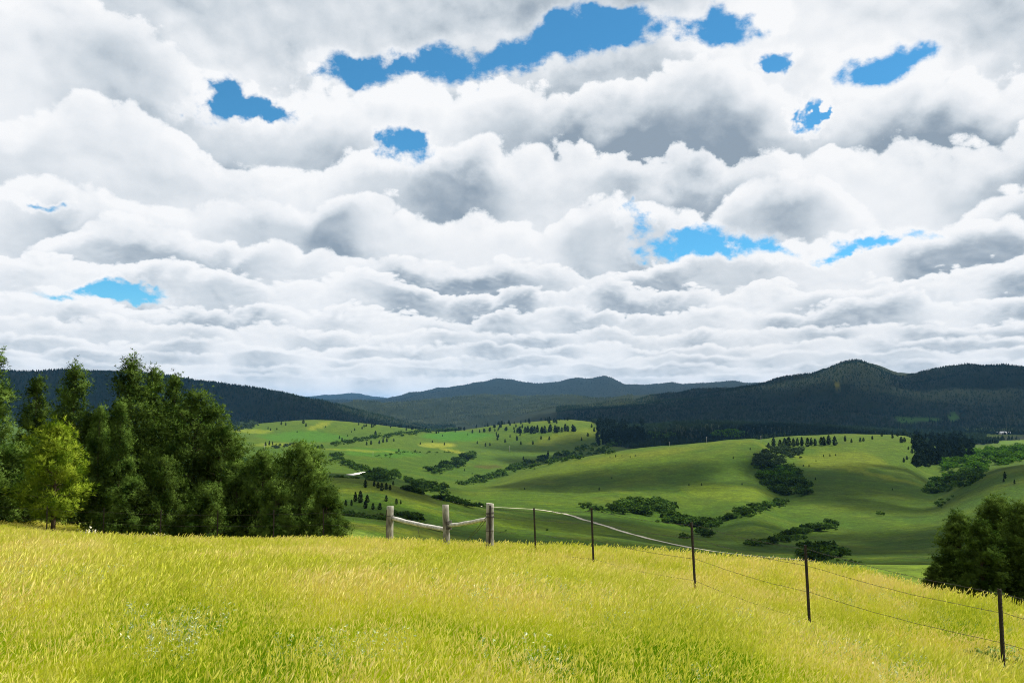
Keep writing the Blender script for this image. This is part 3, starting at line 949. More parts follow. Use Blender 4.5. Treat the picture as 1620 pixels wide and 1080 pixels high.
SPECK = [(965, 724, 3), (974, 723, 4), (984, 722, 3), (997, 724, 3), (1005, 722, 3), (1160, 726, 4), (1187, 712, 4), (1090, 768, 4), (1110, 768, 4), (1174, 767, 4), (968, 757, 3), (830, 774, 3), (948, 775, 5),
         (1270, 716, 3), (1303, 723, 4), (1313, 722, 4), (1322, 721, 3), (1291, 730, 3), (1271, 738, 3), (1280, 738, 4), (1290, 759, 4), (1467, 776, 4), (1256, 735, 4), (1470, 705, 5), (560, 740, 3), (1412, 775, 3)]
dots(SPECK, "tiny dark shrub standing alone on the open green slope", 500)

# shrubs and leafy trees along the creeks and gullies
spots_px = []                                             # (label, px, py, height px, material, rmin)
def strip(label, line, n, thick, hpx, mat=M_BUSH, rmin=400, rmax=4200):
    xs = [p[0] for p in line]; ys = [p[1] for p in line]
    seg = np.hypot(np.diff(xs), np.diff(ys)); cum = np.concatenate([[0], np.cumsum(seg)])
    for i in range(n):
        t = (i + random.random()) / n * cum[-1]
        x, y = np.interp(t, cum, xs), np.interp(t, cum, ys)
        w = thick if not hasattr(thick, '__len__') else np.interp(t, cum, np.linspace(0, cum[-1], len(thick)), ) * 0 + np.interp(t / cum[-1], np.linspace(0, 1, len(thick)), thick)
        spots_px.append((label, x + random.gauss(0, 1.5), y + random.uniform(-.5, .5) * w, hpx * random.uniform(.65, 1.3), mat, rmin, rmax))


def patch(label, cx, cy, w, h, n, hpx, mat=M_BUSH, rmin=400, rmax=4200, ang=0.0):
    for _ in range(n):
        a, q = random.uniform(0, 6.28), math.sqrt(random.random())
        u, v = math.cos(a) * q * w, math.sin(a) * q * h
        spots_px.append((label, cx + u * math.cos(ang) - v * math.sin(ang), cy + u * math.sin(ang) + v * math.cos(ang), hpx * random.uniform(.65, 1.3), mat, rmin, rmax))


L1 = "leafy shrub in the brush along the central creek below the big round hill"
patch(L1, 1015, 806, 50, 9, 46, 15, M_BUSH, 600)
strip(L1, [(926, 804), (965, 808)], 9, 4, 9, M_BUSH, 600)
strip(L1, [(1050, 822), (1090, 828), (1135, 834)], 26, 10, 13, M_BUSH, 500)
patch(L1, 1117, 846, 9, 3, 5, 13, M_BUSH, 450)
strip(L1, [(1135, 828), (1160, 815), (1200, 808), (1240, 796)], 30, 9, 10, M_BUSH, 600)
tagline = "round shrub standing alone on the valley floor by the dirt road"
for q in ((1082, 853, 14), (1041, 826, 6), (745, 803, 12), (1392, 815, 9), (800, 840, 3), (582, 838, 6), (866, 839, 4)):
    spots_px.append((tagline, q[0], q[1], q[2], M_BUSH, 250, 1500))
L2 = "leafy bush filling the gully between the round hill and the right-hand meadow"
patch(L2, 1238, 762, 46, 22, 75, 11, M_BUSH, 700, ang=.35)
patch(L2, 1232, 752, 30, 14, 35, 11, M_BRIGHT, 700, ang=.35)
patch(L2, 1215, 728, 22, 16, 40, 10, M_GREYB, 900)
patch(L2, 1250, 716, 20, 8, 20, 9, M_GREYB, 900)
L3 = "dark bush in the clump on the green flat right of the fence"
strip(L3, [(1180, 860), (1200, 860), (1240, 856), (1275, 850)], 16, 6, 11, M_BUSH, 400, 1200)
strip(L3, [(1245, 848), (1285, 838), (1325, 832)], 18, 8, 12, M_BUSH, 400, 1200)
patch(L3, 1297, 878, 30, 9, 18, 17, M_BUSH, 330, 1200)
strip(L3, [(1325, 886), (1366, 890)], 6, 2, 5, M_BUSH, 330, 1200)
L4 = "bush in the brushy hollow behind the right-hand meadow"
patch(L4, 1510, 762, 50, 13, 55, 10, M_BUSH, 800, ang=-.3)
patch(L4, 1490, 796, 22, 5, 8, 6, M_BUSH, 700, ang=-.5)
L5 = "bright green leafy tree below the dark pine wood at the right"
patch(L5, 1560, 728, 70, 13, 95, 10, M_BRIGHT, 1000, ang=-.18)
strip(L5, [(1470, 770), (1510, 752), (1560, 742)], 22, 12, 9, M_BRIGHT, 900)
L6 = "dark shrub along the winding creek behind the wooden posts"
patch(L6, 605, 754, 29, 8, 36, 10, M_BUSH, 620)
strip(L6, [(640, 762), (670, 772), (708, 778)], 30, 10, 10, M_BUSH, 620)
patch(L6, 657, 783, 15, 6, 14, 10, M_BUSH, 590)
strip(L6, [(690, 788), (715, 792), (738, 799)], 16, 9, 10, M_BUSH, 590)
strip(L6, [(752, 801), (768, 800)], 4, 1, 7, M_BUSH, 590)
strip(L6, [(680, 748), (715, 737), (750, 724)], 34, 11, 10, M_BUSH, 700)
strip(L6, [(525, 720), (545, 734), (562, 741), (580, 742)], 24, 8, 9, M_BUSH, 700)
strip(L6, [(520, 760), (570, 763)], 10, 2, 5, M_BUSH, 620)
L7 = "dark shrub in the hollow behind the big round hill's crest"
strip(L7, [(725, 768), (780, 756), (843, 733), (920, 718), (985, 703)], 75, [4, 8, 14, 18, 20], 9, M_BUSH, 1300)
L8 = "shrub in the brush at the foot of the slope behind the left wooden post"
strip(L8, [(540, 815), (597, 820), (665, 822)], 34, 8, 9, M_BUSH, 300, 560)
patch(L8, 640, 818, 26, 5, 16, 10, M_BUSH, 300, 560)
L9 = "shrub of the hedge lines between the fields right of the grove"
strip(L9, [(527, 703), (560, 698), (612, 691), (690, 681), (725, 676)], 60, 4, 6, M_BUSH, 1500)
strip(L9, [(431, 708), (462, 704)], 10, 3, 5, M_GREYB, 1500)
strip(L9, [(493, 711), (510, 708)], 6, 3, 5, M_BUSH, 1500)
strip(L9, [(372, 730), (410, 731)], 12, 4, 7, M_BUSH, 1000)
strip(L9, [(345, 672), (400, 674), (360, 682)], 34, 6, 8, M_GREYB, 2500)
strip(L9, [(720, 716), (640, 716), (590, 722)], 18, 2, 3.5, M_BUSH, 1200)
L10 = "leafy tree in the edge of the dark wood above the round hill"
patch(L10, 1150, 689, 32, 5, 30, 8, M_BRIGHT, 1700)
patch(L10, 1030, 692, 40, 6, 26, 8, M_BUSH, 1700)

GROUPED = {}
keep = sorted(spots_px, key=lambda s: -s[3])
big, rest = keep[:300], keep[300:]
for (lab, px, py, hp, mt, r0, r1) in big:
    p = at(px, py, r0, r1)
    put("shrub", random.choice(BUSHES), p, hp * pxm(p), lab, "bush", "shrubs of the creeks and gullies", mt, random.uniform(1.0, 1.5))


def joined(name, lst, protos, mats):
    """many too small to pick out: one mesh per material slot order"""
    V, Fc, MI, n = [], [], [], 0
    for (me, p, h, wide, mi) in lst:
        v = np.empty(len(me.vertices) * 3, np.float32); me.vertices.foreach_get("co", v); v = v.reshape(-1, 3)
        v = v[: (len(v) // 4) * 4]
        a = random.uniform(0, 6.28); c, s = math.cos(a), math.sin(a)
        x, y, z = v[:, 0] * h * wide, v[:, 1] * h * wide, v[:, 2] * h
        V.append(np.stack([x * c - y * s + p.x, x * s + y * c + p.y, z + p.z - .06 * h], 1))
        k = len(v) // 4
        Fc.append(np.arange(k * 4).reshape(-1, 4) + n); MI.append(np.full(k, mi, np.int32)); n += k * 4
    me = mesh_np(name, np.concatenate(V), np.concatenate(Fc))
    for m in mats:
        me.materials.append(m)
    me.polygons.foreach_set("material_index", np.concatenate(MI))
    return link(name, me)


SMALLB = [leaf_cloud(120 + i, 84, bush_shape(rand_lobes(160 + i, 5, .5, 1.0)), .13) for i in range(3)]
bm_list = [M_BUSH, M_BRIGHT, M_GREYB]
lst = []
fill = [(l_, x_ + random.gauss(0, 4), y_ + random.gauss(0, 1.6), h_ * random.uniform(.3, .6), m_, a_, c_) for (l_, x_, y_, h_, m_, a_, c_) in spots_px if "alone" not in l_ for _ in range(2)]
for (lab, px, py, hp, mt, r0, r1) in rest + fill:
    p = at(px, py, r0, r1)
    lst.append((random.choice(SMALLB), p, hp * pxm(p), random.uniform(1.0, 1.5), bm_list.index(mt)))
tag(joined("scrub", lst, SMALLB, bm_list), "small scrub filling the creek lines and gullies between the bigger bushes", "scrub", kind="stuff")


stand = []
for _ in range(190):
    u, v = random.random(), random.random()
    px, py = 1447 + 92 * u, 694 + 48 * v * (1 - .45 * u) + 6 * u
    p = at(px, py, 900, 4200)
    stand.append((random.choice(FIRS), p, random.uniform(10, 17) * pxm(p), random.uniform(.9, 1.3), 0))
for _ in range(150):
    u = random.random()
    p = at(945 + 75 * u, 672 + 34 * random.random(), 1400, 4200)
    stand.append((random.choice(FIRS), p, random.uniform(9, 14) * pxm(p), random.uniform(.9, 1.3), 0))
tag(joined("pine_stand", stand, FIRS, [M_FARPINE]), "dense dark pine stands bordering the meadow slopes", "forest", kind="stuff")


# ------------------------------------------------------------------ far woods
def wood(name, label, pxr, rr_, n, hm, mat, seed, extra=None, tiers=2):
    g = np.random.default_rng(seed)
    jj = np.nonzero((RR > rr_[0]) & (RR < rr_[1]))[0]
    ii = np.arange(NF)
    I, J = np.meshgrid(ii, jj, indexing='ij')
    px, r = PXG[I, J], TR[I, J]
    vis = (SL[I, J] + hm * 1.2 / r >= RUN[I, J]).astype(float)
    fm = forest_mask(px, r, GX[I, J], GY[I, J])
    if extra is not None:
        fm = fm * extra(px, PYG[I, J], r, GX[I, J], GY[I, J])
    wgt = fm * vis * (px > pxr[0]) * (px < pxr[1]) * (r * r) ** .65
    if wgt.sum() <= 0:
        return
    cw = np.cumsum(wgt.ravel()); cw /= cw[-1]
    k = np.searchsorted(cw, g.random(n))
    th = TX[I, J].ravel()[k] + g.uniform(-.5, .5, n) * math.radians(.155)
    r = r.ravel()[k] * np.exp(g.uniform(-.5, .5, n) * (LOGR[50] - LOGR[49]))
    x, y = np.sin(th) * r, np.cos(th) * r
    z = ground_z(x, y)
    h = hm * g.uniform(.55, 1.25, n); w = h * g.uniform(.17, .27, n)
    S = 5
    rot = g.uniform(0, 6.28, n)
    V, Fc = [], []
    ang = rot[:, None] + np.arange(S)[None] * 2 * math.pi / S
    per = []
    for (z0, z1, q) in ((.10, .68, 1.0), (.42, 1.0, .66))[:tiers]:
        rad = w[:, None] * q * (1 + .3 * np.sin(ang * 2 + rot[:, None]))
        ring = np.stack([x[:, None] + np.cos(ang) * rad, y[:, None] + np.sin(ang) * rad, np.repeat((z + h * z0)[:, None], S, 1)], -1)
        tip = np.stack([x + g.normal(0, .04, n) * h, y, z + h * z1], -1)[:, None]
        per.append(np.concatenate([ring, tip], 1))
    V = np.concatenate(per, 1)
    vp = V.shape[1]
    f0 = []
    for t in range(tiers):
        for a in range(S):
            f0.append((t * 6 + a, t * 6 + (a + 1) % S, t * 6 + 5))
    f0 = np.array(f0)
    Fc = (np.arange(n)[:, None, None] * vp + f0[None]).reshape(-1, 3)
    o = link(name, mesh_np(name, V.reshape(-1, 3), Fc), mat)
    tag(o, label, "forest", kind="stuff")


M_W1 = mat_leaf("dark_forest", (.006, .013, .008), (.018, .031, .012), 0, .1, .5, .006, .1)
M_W3 = mat_leaf("far_ridge_forest_shaded", (.004, .008, .007), (.009, .016, .013), 0, .1, .5, .004, .1)  # pine colour darkened to carry the cloud shade on the far ridges
M_W2 = mat_leaf("pale_forest", (.022, .032, .018), (.060, .072, .038), 0, .1, .5, .006, .1)
wood("forest", "dark pine forest covering the long hill behind the grove", (-420, 720), (3400, 5400), 20000, 13, M_W1, 1)
wood("forest", "dense dark pine wood on the rise behind the round green hill", (915, 1700), (2000, 3600), 9000, 15, M_W1, 2,
     lambda px, py, r, x, y: np.clip(1 - ((px - 1600) / 90) ** 2 * 0 - ((px > 1560) & (r > 3000)), 0, 1))
wood("forest", "dark forest climbing to the pointed peak at the right", (880, 2000), (3600, 6300), 36000, 12.5, M_W1, 3,
     lambda px, py, r, x, y: 1 - ((np.abs(px - 1447) < 38) & (np.abs(py - 664) < 4) | (np.abs(px - 1508) < 9) & (np.abs(py - 660) < 6) | (np.abs(px - 1327) < 7) & (np.abs(py - 614) < 5)) * .95)
wood("forest", "grey green sunlit forest on the low hill in the middle distance", (560, 1000), (5400, 8200), 12000, 17, M_W2, 4, lambda px, py, r, x, y: .25 + (fbm(x / 120, y / 120, 3, 77) > .45))
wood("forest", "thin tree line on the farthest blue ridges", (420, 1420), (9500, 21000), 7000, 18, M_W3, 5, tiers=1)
# ------------------------------------------------------------------ road
M_ROAD = mat_rough("pale_gravel", (.30, .27, .20), (.46, .42, .33), .6, (1, 1, 1), .2)


def ribbon(name, line, width, rmin, rmax, label, mat, lift=.25):
    P = []
    xs = np.array([p[0] for p in line], float); ys = np.array([p[1] for p in line], float)
    t = np.linspace(xs[0], xs[-1], 90)
    yy = pchip(xs, ys, t)
    pts = [at(a, b_, rmin, rmax) for a, b_ in zip(t, yy)]
    A = np.array([tuple(p) for p in pts])
    for _ in range(3):
        A[1:-1] = (A[:-2] + A[1:-1] * 2 + A[2:]) / 4
    d = np.gradient(A[:, :2], axis=0); d /= np.linalg.norm(d, axis=1)[:, None]
    nrm = np.stack([-d[:, 1], d[:, 0]], 1)
    V = []
    for s in (-1, -.33, .33, 1):
        xy = A[:, :2] + nrm * width * .5 * s
        V.append(np.column_stack([xy, ground_z(xy[:, 0], xy[:, 1]) + lift - .08 * abs(s)]))
    V = np.concatenate(V); n = len(A)
    f = [(c * n + i, c * n + i + 1, (c + 1) * n + i + 1, (c + 1) * n + i) for c in range(3) for i in range(n - 1)]
    o = link(name, mesh_np(name, V, np.array(f)[:, ::-1], True), mat)
    tag(o, label, "road", kind="structure")


ribbon("dirt_road", [(690, 789), (740, 798), (790, 802.5), (840, 805), (880, 810), (937, 825.5), (1000, 845), (1060, 859.5), (1130, 872), (1200, 880), (1290, 887)], 4.6, 300, 1000,
       "pale dirt road winding across the valley floor behind the fence", M_ROAD)
ribbon("gravel_track", [(553, 751.5), (562, 750), (570, 748.5), (579, 746.5)], 10, 590, 1500, "white gravel track showing beside the creek brush", mat_rough("white_gravel", (.55, .53, .48), (.7, .68, .62), .5), .5)

# ------------------------------------------------------------------ fence
M_POSTWOOD = mat_rough("weathered_post", (.075, .066, .052), (.46, .44, .37), 5, (1, 1, .22), .9)
M_RAIL = mat_rough("pale_peeled_rail", (.30, .29, .25), (.58, .56, .50), 8, (.25, 1, 1), .5)
M_STEEL = mat_rough("rusty_dark_steel", (.012, .010, .009), (.035, .025, .020), 14, (1, 1, .5), .4, .7)
M_WIRE = mat_rough("old_wire", (.020, .018, .016), (.07, .06, .05), 20, (1, 1, 1), .1, .6)


def height_to(px, py, r):
    x, y, z = dirv(px, py)
    return z / math.hypot(x, y) * r


def round_post(h, rad, seed):
    g = np.random.default_rng(seed)
    S, K = 20, 14
    V, Fc = [], []
    zs = list(np.linspace(-.35, h, K)) + [h + .006]
    for k, z in enumerate(zs):
        for s in range(S):
            a = 2 * math.pi * s / S
            rr = rad * (1 + .05 * math.sin(a * 3 + seed) + .035 * math.sin(a * 7 + z * 2.2 + seed) + g.normal(0, .012)) * (1.04 - .06 * (z / h))
            if k == K:
                rr *= .93
            V.append((math.cos(a) * rr, math.sin(a) * rr, z + (.012 * math.cos(a + seed) if k >= K - 1 else 0)))
    for k in range(K):
        for s in range(S):
            a, b2 = k * S + s, k * S + (s + 1) % S
            Fc += [(a, b2, b2 + S), (a, b2 + S, a + S)]
    c = len(V); V.append((0, 0, h + .004))
    for s in range(S):
        Fc.append((K * S + s, K * S + (s + 1) % S, c))
    return mesh_np("post", np.array(V), np.array(Fc), False)


brace = link("wooden_corner_brace", None)
B0 = on(708, 29.0)
brace.location = B0
tag(brace, "weathered three post wooden fence corner with two pale rails", "fence")
posts = []
for (px, top, r, rad, lean, sd) in ((617, 800.5, 33.0, .135, (.0, .0), 1), (708, 798, 29.0, .118, (.045, .0), 2), (775, 796, 26.5, .122, (-.0, .0), 3)):
    p = on(px, r)
    h = height_to(px, top, r) - p.z
    o = link("post", round_post(h, rad, sd), M_POSTWOOD, brace)
    o.location = p - B0
    o.rotation_euler = (0, -lean[0], sd * 1.3 * 0)
    posts.append((p, h, r, rad))
tag(brace.children[2], "tallest post, pale grey below and dark on top")


def pix(px, py, r):
    x, y, z = dirv(px, py); q = math.hypot(x, y)
    return Vector((x / q * r, y / q * r, z / q * r))


for (a, b_, r0, sag) in (((622, 819.5, 32.95), (705, 837, 29.05), .078, -.03), ((711, 831, 28.95), (772, 820, 26.6), .066, -.02)):
    A, Bp = pix(*a) - B0, pix(*b_) - B0
    t = MB()
    pts = [A.lerp(Bp, k / 8) + Vector((0, 0, sag * math.sin(math.pi * k / 8) + .008 * math.sin(k * 2.3))) for k in range(9)]
    t.tube(pts, [r0 * (1.06 - .1 * k / 8 + .03 * math.sin(k * 1.9)) for k in range(9)], 14)
    link("rail", t.mesh("rail", True), M_RAIL, brace)


def ring(center, rad, wire=.009, turns=2, tilt=0.0):
    t = MB()
    n = 22 * turns
    pts = [Vector(center) + Vector((math.cos(2 * math.pi * k / 22) * rad, math.sin(2 * math.pi * k / 22) * rad, .03 * k / 22 + tilt * math.cos(2 * math.pi * k / 22) * rad)) for k in range(n + 1)]
    t.tube(pts, wire, 5)
    return t.mesh("wire_wrap", True)


for (pi, py, turns, tl) in ((0, 816, 1, .1), (1, 829, 4, .2), (1, 837, 3, -.15), (2, 813, 2, .12), (2, 818.5, 2, 0), (2, 840, 1, .05)):
    p, h, r, rad = posts[pi]
    zc = height_to((617, 708, 775)[pi], py, r) - B0.z
    link("wire_wrap", ring((p.x - B0.x + (.02 if pi == 1 else 0), p.y - B0.y, zc), rad * 1.07, .010, turns, tl), M_WIRE, brace)
for (a, b_) in (((772, 814, 26.4), (738, 854, 28.2)), ((772, 819, 26.4), (743, 853, 28.0)), ((624, 822, 32.8), (704, 842, 29.1)), ((660, 827, 31), (664, 850, 30.8))):
    t = MB(); A, Bp = pix(*a) - B0, pix(*b_) - B0
    t.tube([A, A.lerp(Bp, .5) + Vector((0, 0, -.03)), Bp], .009, 5)
    link("brace_wire", t.mesh("brace_wire", True), M_WIRE, brace)


def t_post(h):
    """studded steel T-post standing at the origin"""
    bm = bmesh.new()

    def bx(x0, x1, y0, y1, z0, z1):
        vs = [bm.verts.new((x, y, z)) for z in (z0, z1) for y in (y0, y1) for x in (x0, x1)]
        for q in ((0, 1, 3, 2), (4, 6, 7, 5), (0, 4, 5, 1), (2, 3, 7, 6), (0, 2, 6, 4), (1, 5, 7, 3)):
            bm.faces.new([vs[k] for k in q])
    bx(-.025, .025, -.005, .005, -.3, h)
    bx(-.005, .005, .005, .042, -.3, h - .002)
    z = .15
    while z < h - .03:
        bx(-.013, .013, -.013, -.005, z, z + .016)
        z += .055
    bmesh.ops.recalc_face_normals(bm, faces=bm.faces)
    me = bpy.data.meshes.new("steel_post"); bm.to_mesh(me); bm.free()
    return me


def wire_fence(label, stations, heights, name="barbed_wire_fence", shows=None):
    """stations: (px_base, r, px_top, py_top or None)"""
    o = link(name, None)
    S = []
    for (px, r, pxt, top) in stations:
        p = on(px, r)
        S.append((p, (height_to(pxt, top, r) - p.z) if top is not None else 1.27, px, pxt, r))
    o.location = S[0][0]
    base = S[0][0].copy()
    tag(o, label, "fence")
    for (p, h, px, pxt, r) in S:
        if px is None:
            continue
        q = link("steel_post", t_post(h), M_STEEL, o)
        q.location = p - base
        q.rotation_euler = (random.uniform(-.02, .02), (pxt - px) / F * r / h, random.uniform(.3, .8))
    for f in heights:
        t = MB(); barbs = MB()
        for k in range(len(S) - 1):
            (p0, h0, *_), (p1, h1, *_) = S[k], S[k + 1]
            a, c = p0 + Vector((0, -.012, h0 * f)), p1 + Vector((0, -.012, h1 * f))
            pts = [a.lerp(c, u / 10) - base + Vector((0, 0, -.05 * math.sin(math.pi * u / 10) + random.gauss(0, .004))) for u in range(11)]
            t.tube(pts, .0034, 5, False)
            n = max(2, int((c - a).length / .16))
            for u in range(1, n):
                m = a.lerp(c, u / n) - base + Vector((0, 0, -.05 * math.sin(math.pi * u / n)))
                e = Vector((random.gauss(0, 1), random.gauss(0, 1), random.gauss(0, 1))).normalized() * .018
                barbs.tube([m - e, m + e], .0032, 3, False)
        w = link("wire", t.mesh("wire"), M_WIRE, o)
        bo = link("barbs", barbs.mesh("barbs"), M_WIRE, w)
        bo["kind"] = "stuff"
    return o


wire_fence("barbed wire fence on dark steel posts running down to the right", [(775, 26.3, 775, 799), (848, 24.0, 845, 803), (939, 20.2, 936, 803), (1099, 18.3, 1093, 825), (1277, 16.2, 1274, 862),
           (1578, 13.6, 1576, 930), (2040, 11.6, 2038, None)], (.28, .55, .80, .96))
wire_fence("barbed wire fence on thin posts in front of the pine grove", [(612, 33.0, 612, 806), (513, 36.5, 512, 804), (434, 38.5, 433, 806), (345, 39.5, 345, 807), (255, 40.5, 255, 806), (165, 42, 165, 803), (76, 44, 75, 800), (-60, 47, -60, 790)], (.35, .62, .9))

# ------------------------------------------------------------------ poles and houses far off
M_POLE = mat_rough("pale_pole_wood", (.30, .28, .25), (.46, .44, .40), 3, (1, 1, .3), .2)
M_WHITE = mat_rough("white_sheet_roof", (.62, .63, .64), (.78, .79, .80), .4, (1, 1, 1), .05, .6)
M_WALL = mat_rough("pale_wall_boards", (.36, .34, .30), (.50, .48, .44), .6, (1, 1, 1), .1)
for (px, py, hp, lab) in ((1118, 702, 11, "pale utility pole on the round hill's crest before the dark wood"), (1204, 701, 11, "pale utility pole nearest the bushy gully's head"),
                          (1059, 706, 7, "short pale utility pole farthest left on the round hill's crest"), (806, 716, 11, "pale utility pole on the sunlit slope behind the round hill"),
                          (590, 724, 10, "pale utility pole between the fields behind the creek"), (418, 715, 12, "pale utility pole just above the rounded end pine")):
    p = at(px, py, 900, 3500); h = hp * pxm(p)
    o = link("utility_pole", None); o.location = p
    t = MB(); t.tube([(0, 0, -.5), (0, 0, h * .5), (0, 0, h)], [.28, .25, .2], 8); link("pole", t.mesh("pole", True), M_POLE, o)
    t = MB(); t.tube([(-1.3, 0, h * .93), (1.3, 0, h * .93)], .1, 6); link("crossarm", t.mesh("crossarm"), M_POLE, o)
    tag(o, lab, "pole", "utility poles")


def house(px, py, wpx, hpx, lab, r0=2600):
    p = at(px, py, r0, 4200); k = pxm(p)
    w, h = wpx * k, hpx * k
    o = link("house", None); o.location = p
    d = w * .45
    bm = bmesh.new()
    for fz in (0,):
        v = [bm.verts.new(q) for q in ((-w / 2, -d / 2, -1), (w / 2, -d / 2, -1), (w / 2, d / 2, -1), (-w / 2, d / 2, -1), (-w / 2, -d / 2, h * .55), (w / 2, -d / 2, h * .55), (w / 2, d / 2, h * .55), (-w / 2, d / 2, h * .55), (-w / 2, 0, h * .97), (w / 2, 0, h * .97))]
        for q in ((0, 1, 5, 4), (1, 2, 6, 9, 5), (2, 3, 7, 6), (3, 0, 4, 8, 7)):
            bm.faces.new([v[i] for i in q])
    me = bpy.data.meshes.new("wall"); bm.to_mesh(me); bm.free(); link("wall", me, M_WALL, o)
    bm = bmesh.new(); e = .06 * w
    for s in (-1, 1):
        a = [(-w / 2 - e, s * (d / 2 + e), h * .50), (w / 2 + e, s * (d / 2 + e), h * .50), (w / 2 + e, 0, h), (-w / 2 - e, 0, h)]
        vs = [bm.verts.new(q) for q in a] + [bm.verts.new((q[0], q[1], q[2] + .25)) for q in a]
        for q in ((0, 1, 2, 3), (4, 7, 6, 5), (0, 4, 5, 1), (1, 5, 6, 2), (2, 6, 7, 3), (3, 7, 4, 0)):
            bm.faces.new([vs[i] for i in q])
    bmesh.ops.recalc_face_normals(bm, faces=bm.faces)
    me = bpy.data.meshes.new("roof"); bm.to_mesh(me); bm.free(); link("roof", me, M_WHITE, o)
    tag(o, lab, "house", "far farm buildings")


house(1579, 686.5, 5, 3, "left one of the three white roofed buildings at the right edge")
house(1587, 687, 8, 4, "largest white roofed farm building at the right edge")
house(1596, 686.5, 5, 3, "right one of the three white roofed buildings at the right edge")

# ------------------------------------------------------------------ hilltop grass
def mat_grass(name, stops, straw, trans=.42):
    m, b, out = mat_new(name)
    geo = b.new('ShaderNodeNewGeometry')
    pos = geo.outputs['Position']
    info = b.new('ShaderNodeObjectInfo')
    n = b.noise(pos, .33, 4, .62)
    n2 = b.noise(b.v('ADD', pos, (31, 7, 3)), 1.1, 3, .6)
    f = b.m('ADD', b.m('MULTIPLY', b.m('SUBTRACT', n, .5), 3.8), .5)
    f = b.m('ADD', f, b.m('MULTIPLY', b.m('SUBTRACT', n2, .5), 1.9))
    f = b.m('ADD', f, b.m('MULTIPLY', b.m('SUBTRACT', info.outputs['Random'], .5), .55))
    f = b.m('ADD', f, b.m('MULTIPLY', b.m('SUBTRACT', geo.outputs['Random Per Island'], .5), .5), clamp=True)
    cr = b.new('ShaderNodeValToRGB')
    e = cr.color_ramp.elements
    e[0].position, e[0].color = stops[0][0], stops[0][1] + (1,)
    e[1].position, e[1].color = stops[-1][0], stops[-1][1] + (1,)
    for p, c in stops[1:-1]:
        e.new(p).color = c + (1,)
    b.put(cr.inputs[0], f)
    c = cr.outputs[0]
    d = b.new('ShaderNodeBsdfDiffuse'); b.put(d.inputs['Color'], c)
    t = b.new('ShaderNodeBsdfTranslucent'); b.put(t.inputs['Color'], b.mix(1.0, c, (1.15, 1.15, .8, 1), 'MULTIPLY'))
    mx = b.new('ShaderNodeMixShader'); mx.inputs[0].default_value = trans
    b.l.new(d.outputs[0], mx.inputs[1]); b.l.new(t.outputs[0], mx.inputs[2])
    b.l.new(mx.outputs[0], out.inputs[0])
    return m


M_BLADE = mat_grass("grass_blades", [(0, (.17, .30, .006)), (.35, (.34, .43, .008)), (.65, (.52, .57, .016)), (1, (.64, .60, .07))], 0)
M_BLADE_GREEN = mat_grass("greener_grass_blades", [(0, (.10, .22, .005)), (.35, (.24, .36, .006)), (.65, (.40, .46, .012)), (1, (.52, .50, .05))], 0)
M_SEED = mat_grass("grass_seed_heads", [(0, (.56, .58, .06)), (.5, (.70, .67, .15)), (1, (.76, .66, .28))], 1, .35)
M_SAGE = mat_grass("silvery_sage_leaves", [(0, (.32, .38, .20)), (1, (.54, .58, .40))], 1, .25)


def tuft(seed, nblade, h, spread, nseed=0, hs=.5, w=.006, lean=.12, seedw=.012, seedl=.08, mat=None):
    g = np.random.default_rng(seed)
    V, Fc, MI = [], [], []
    n = 0

    def strip(base, d, L, width, bend, mi, nseg=3):
        nonlocal n
        side = np.cross(d, [0, 0, 1.0]) + g.normal(0, .2, 3); side /= np.linalg.norm(side)
        for k in range(nseg + 1):
            t = k / nseg
            c = base + d * L * t + bend * t * t
            ww = width * (1 - t) ** .7 if k < nseg else width * .08
            V.extend([c - side * ww * .5, c + side * ww * .5])
        for k in range(nseg):
            a = n + 2 * k
            Fc.append((a, a + 1, a + 3, a + 2)); MI.append(mi)
        n += 2 * (nseg + 1)
        return base + d * L + bend
    for i in range(nblade + nseed):
        a = g.uniform(0, 6.28); q = spread * math.sqrt(g.random())
        base = np.array([math.cos(a) * q, math.sin(a) * q, -.02])
        tall = i >= nblade
        d = np.array([g.normal(lean * .5, .22), g.normal(0, .22), 1.0]) if tall else np.array([g.normal(lean, .38), g.normal(0, .38), 1.0])
        d /= np.linalg.norm(d)
        L = (hs if tall else h) * g.uniform(.55, 1.15)
        bend = np.array([g.normal(lean, .25), g.normal(0, .25), -.18]) * L * (.25 if tall else .55)
        tip = strip(base, d, L, w * (.5 if tall else 1.0) * g.uniform(.7, 1.3), bend, 0)
        if tall:
            dd = d * .8 + np.array([g.normal(.3, .25), g.normal(0, .25), .1]); dd /= np.linalg.norm(dd)
            l = seedl * g.uniform(.7, 1.3)
            for rr in (0, 1):
                s = np.cross(dd, g.normal(size=3)); s /= np.linalg.norm(s)
                p0, p1, p2 = tip - dd * l * .45, tip + dd * l * .1, tip + dd * l * .6
                V.extend([p0, p1 + s * seedw * .5, p2, p1 - s * seedw * .5])
                Fc.append((n, n + 1, n + 2, n + 3)); MI.append(1); n += 4
    me = mesh_np("tuft", np.array(V), np.array(Fc))
    me.materials.append(mat or M_BLADE); me.materials.append(M_SEED)
    me.polygons.foreach_set("material_index", np.array(MI, np.int32))
    return me


def sage_tuft(seed):
    g = np.random.default_rng(seed)
    P, D = [], []
    for _ in range(7):
        d = np.array([g.normal(0, .35), g.normal(0, .35), 1]); d /= np.linalg.norm(d)
        for k in range(9):
            P.append(d * .30 * (k + 1) / 9 + g.normal(0, .008, 3)); D.append(d + g.normal(0, .7, 3))
    D = np.array(D); D /= np.linalg.norm(D, axis=1)[:, None]
    me = tufts_mesh("sage", np.array(P), D, .032, 2, .009, seed)
    me.materials.append(M_SAGE)
    return me


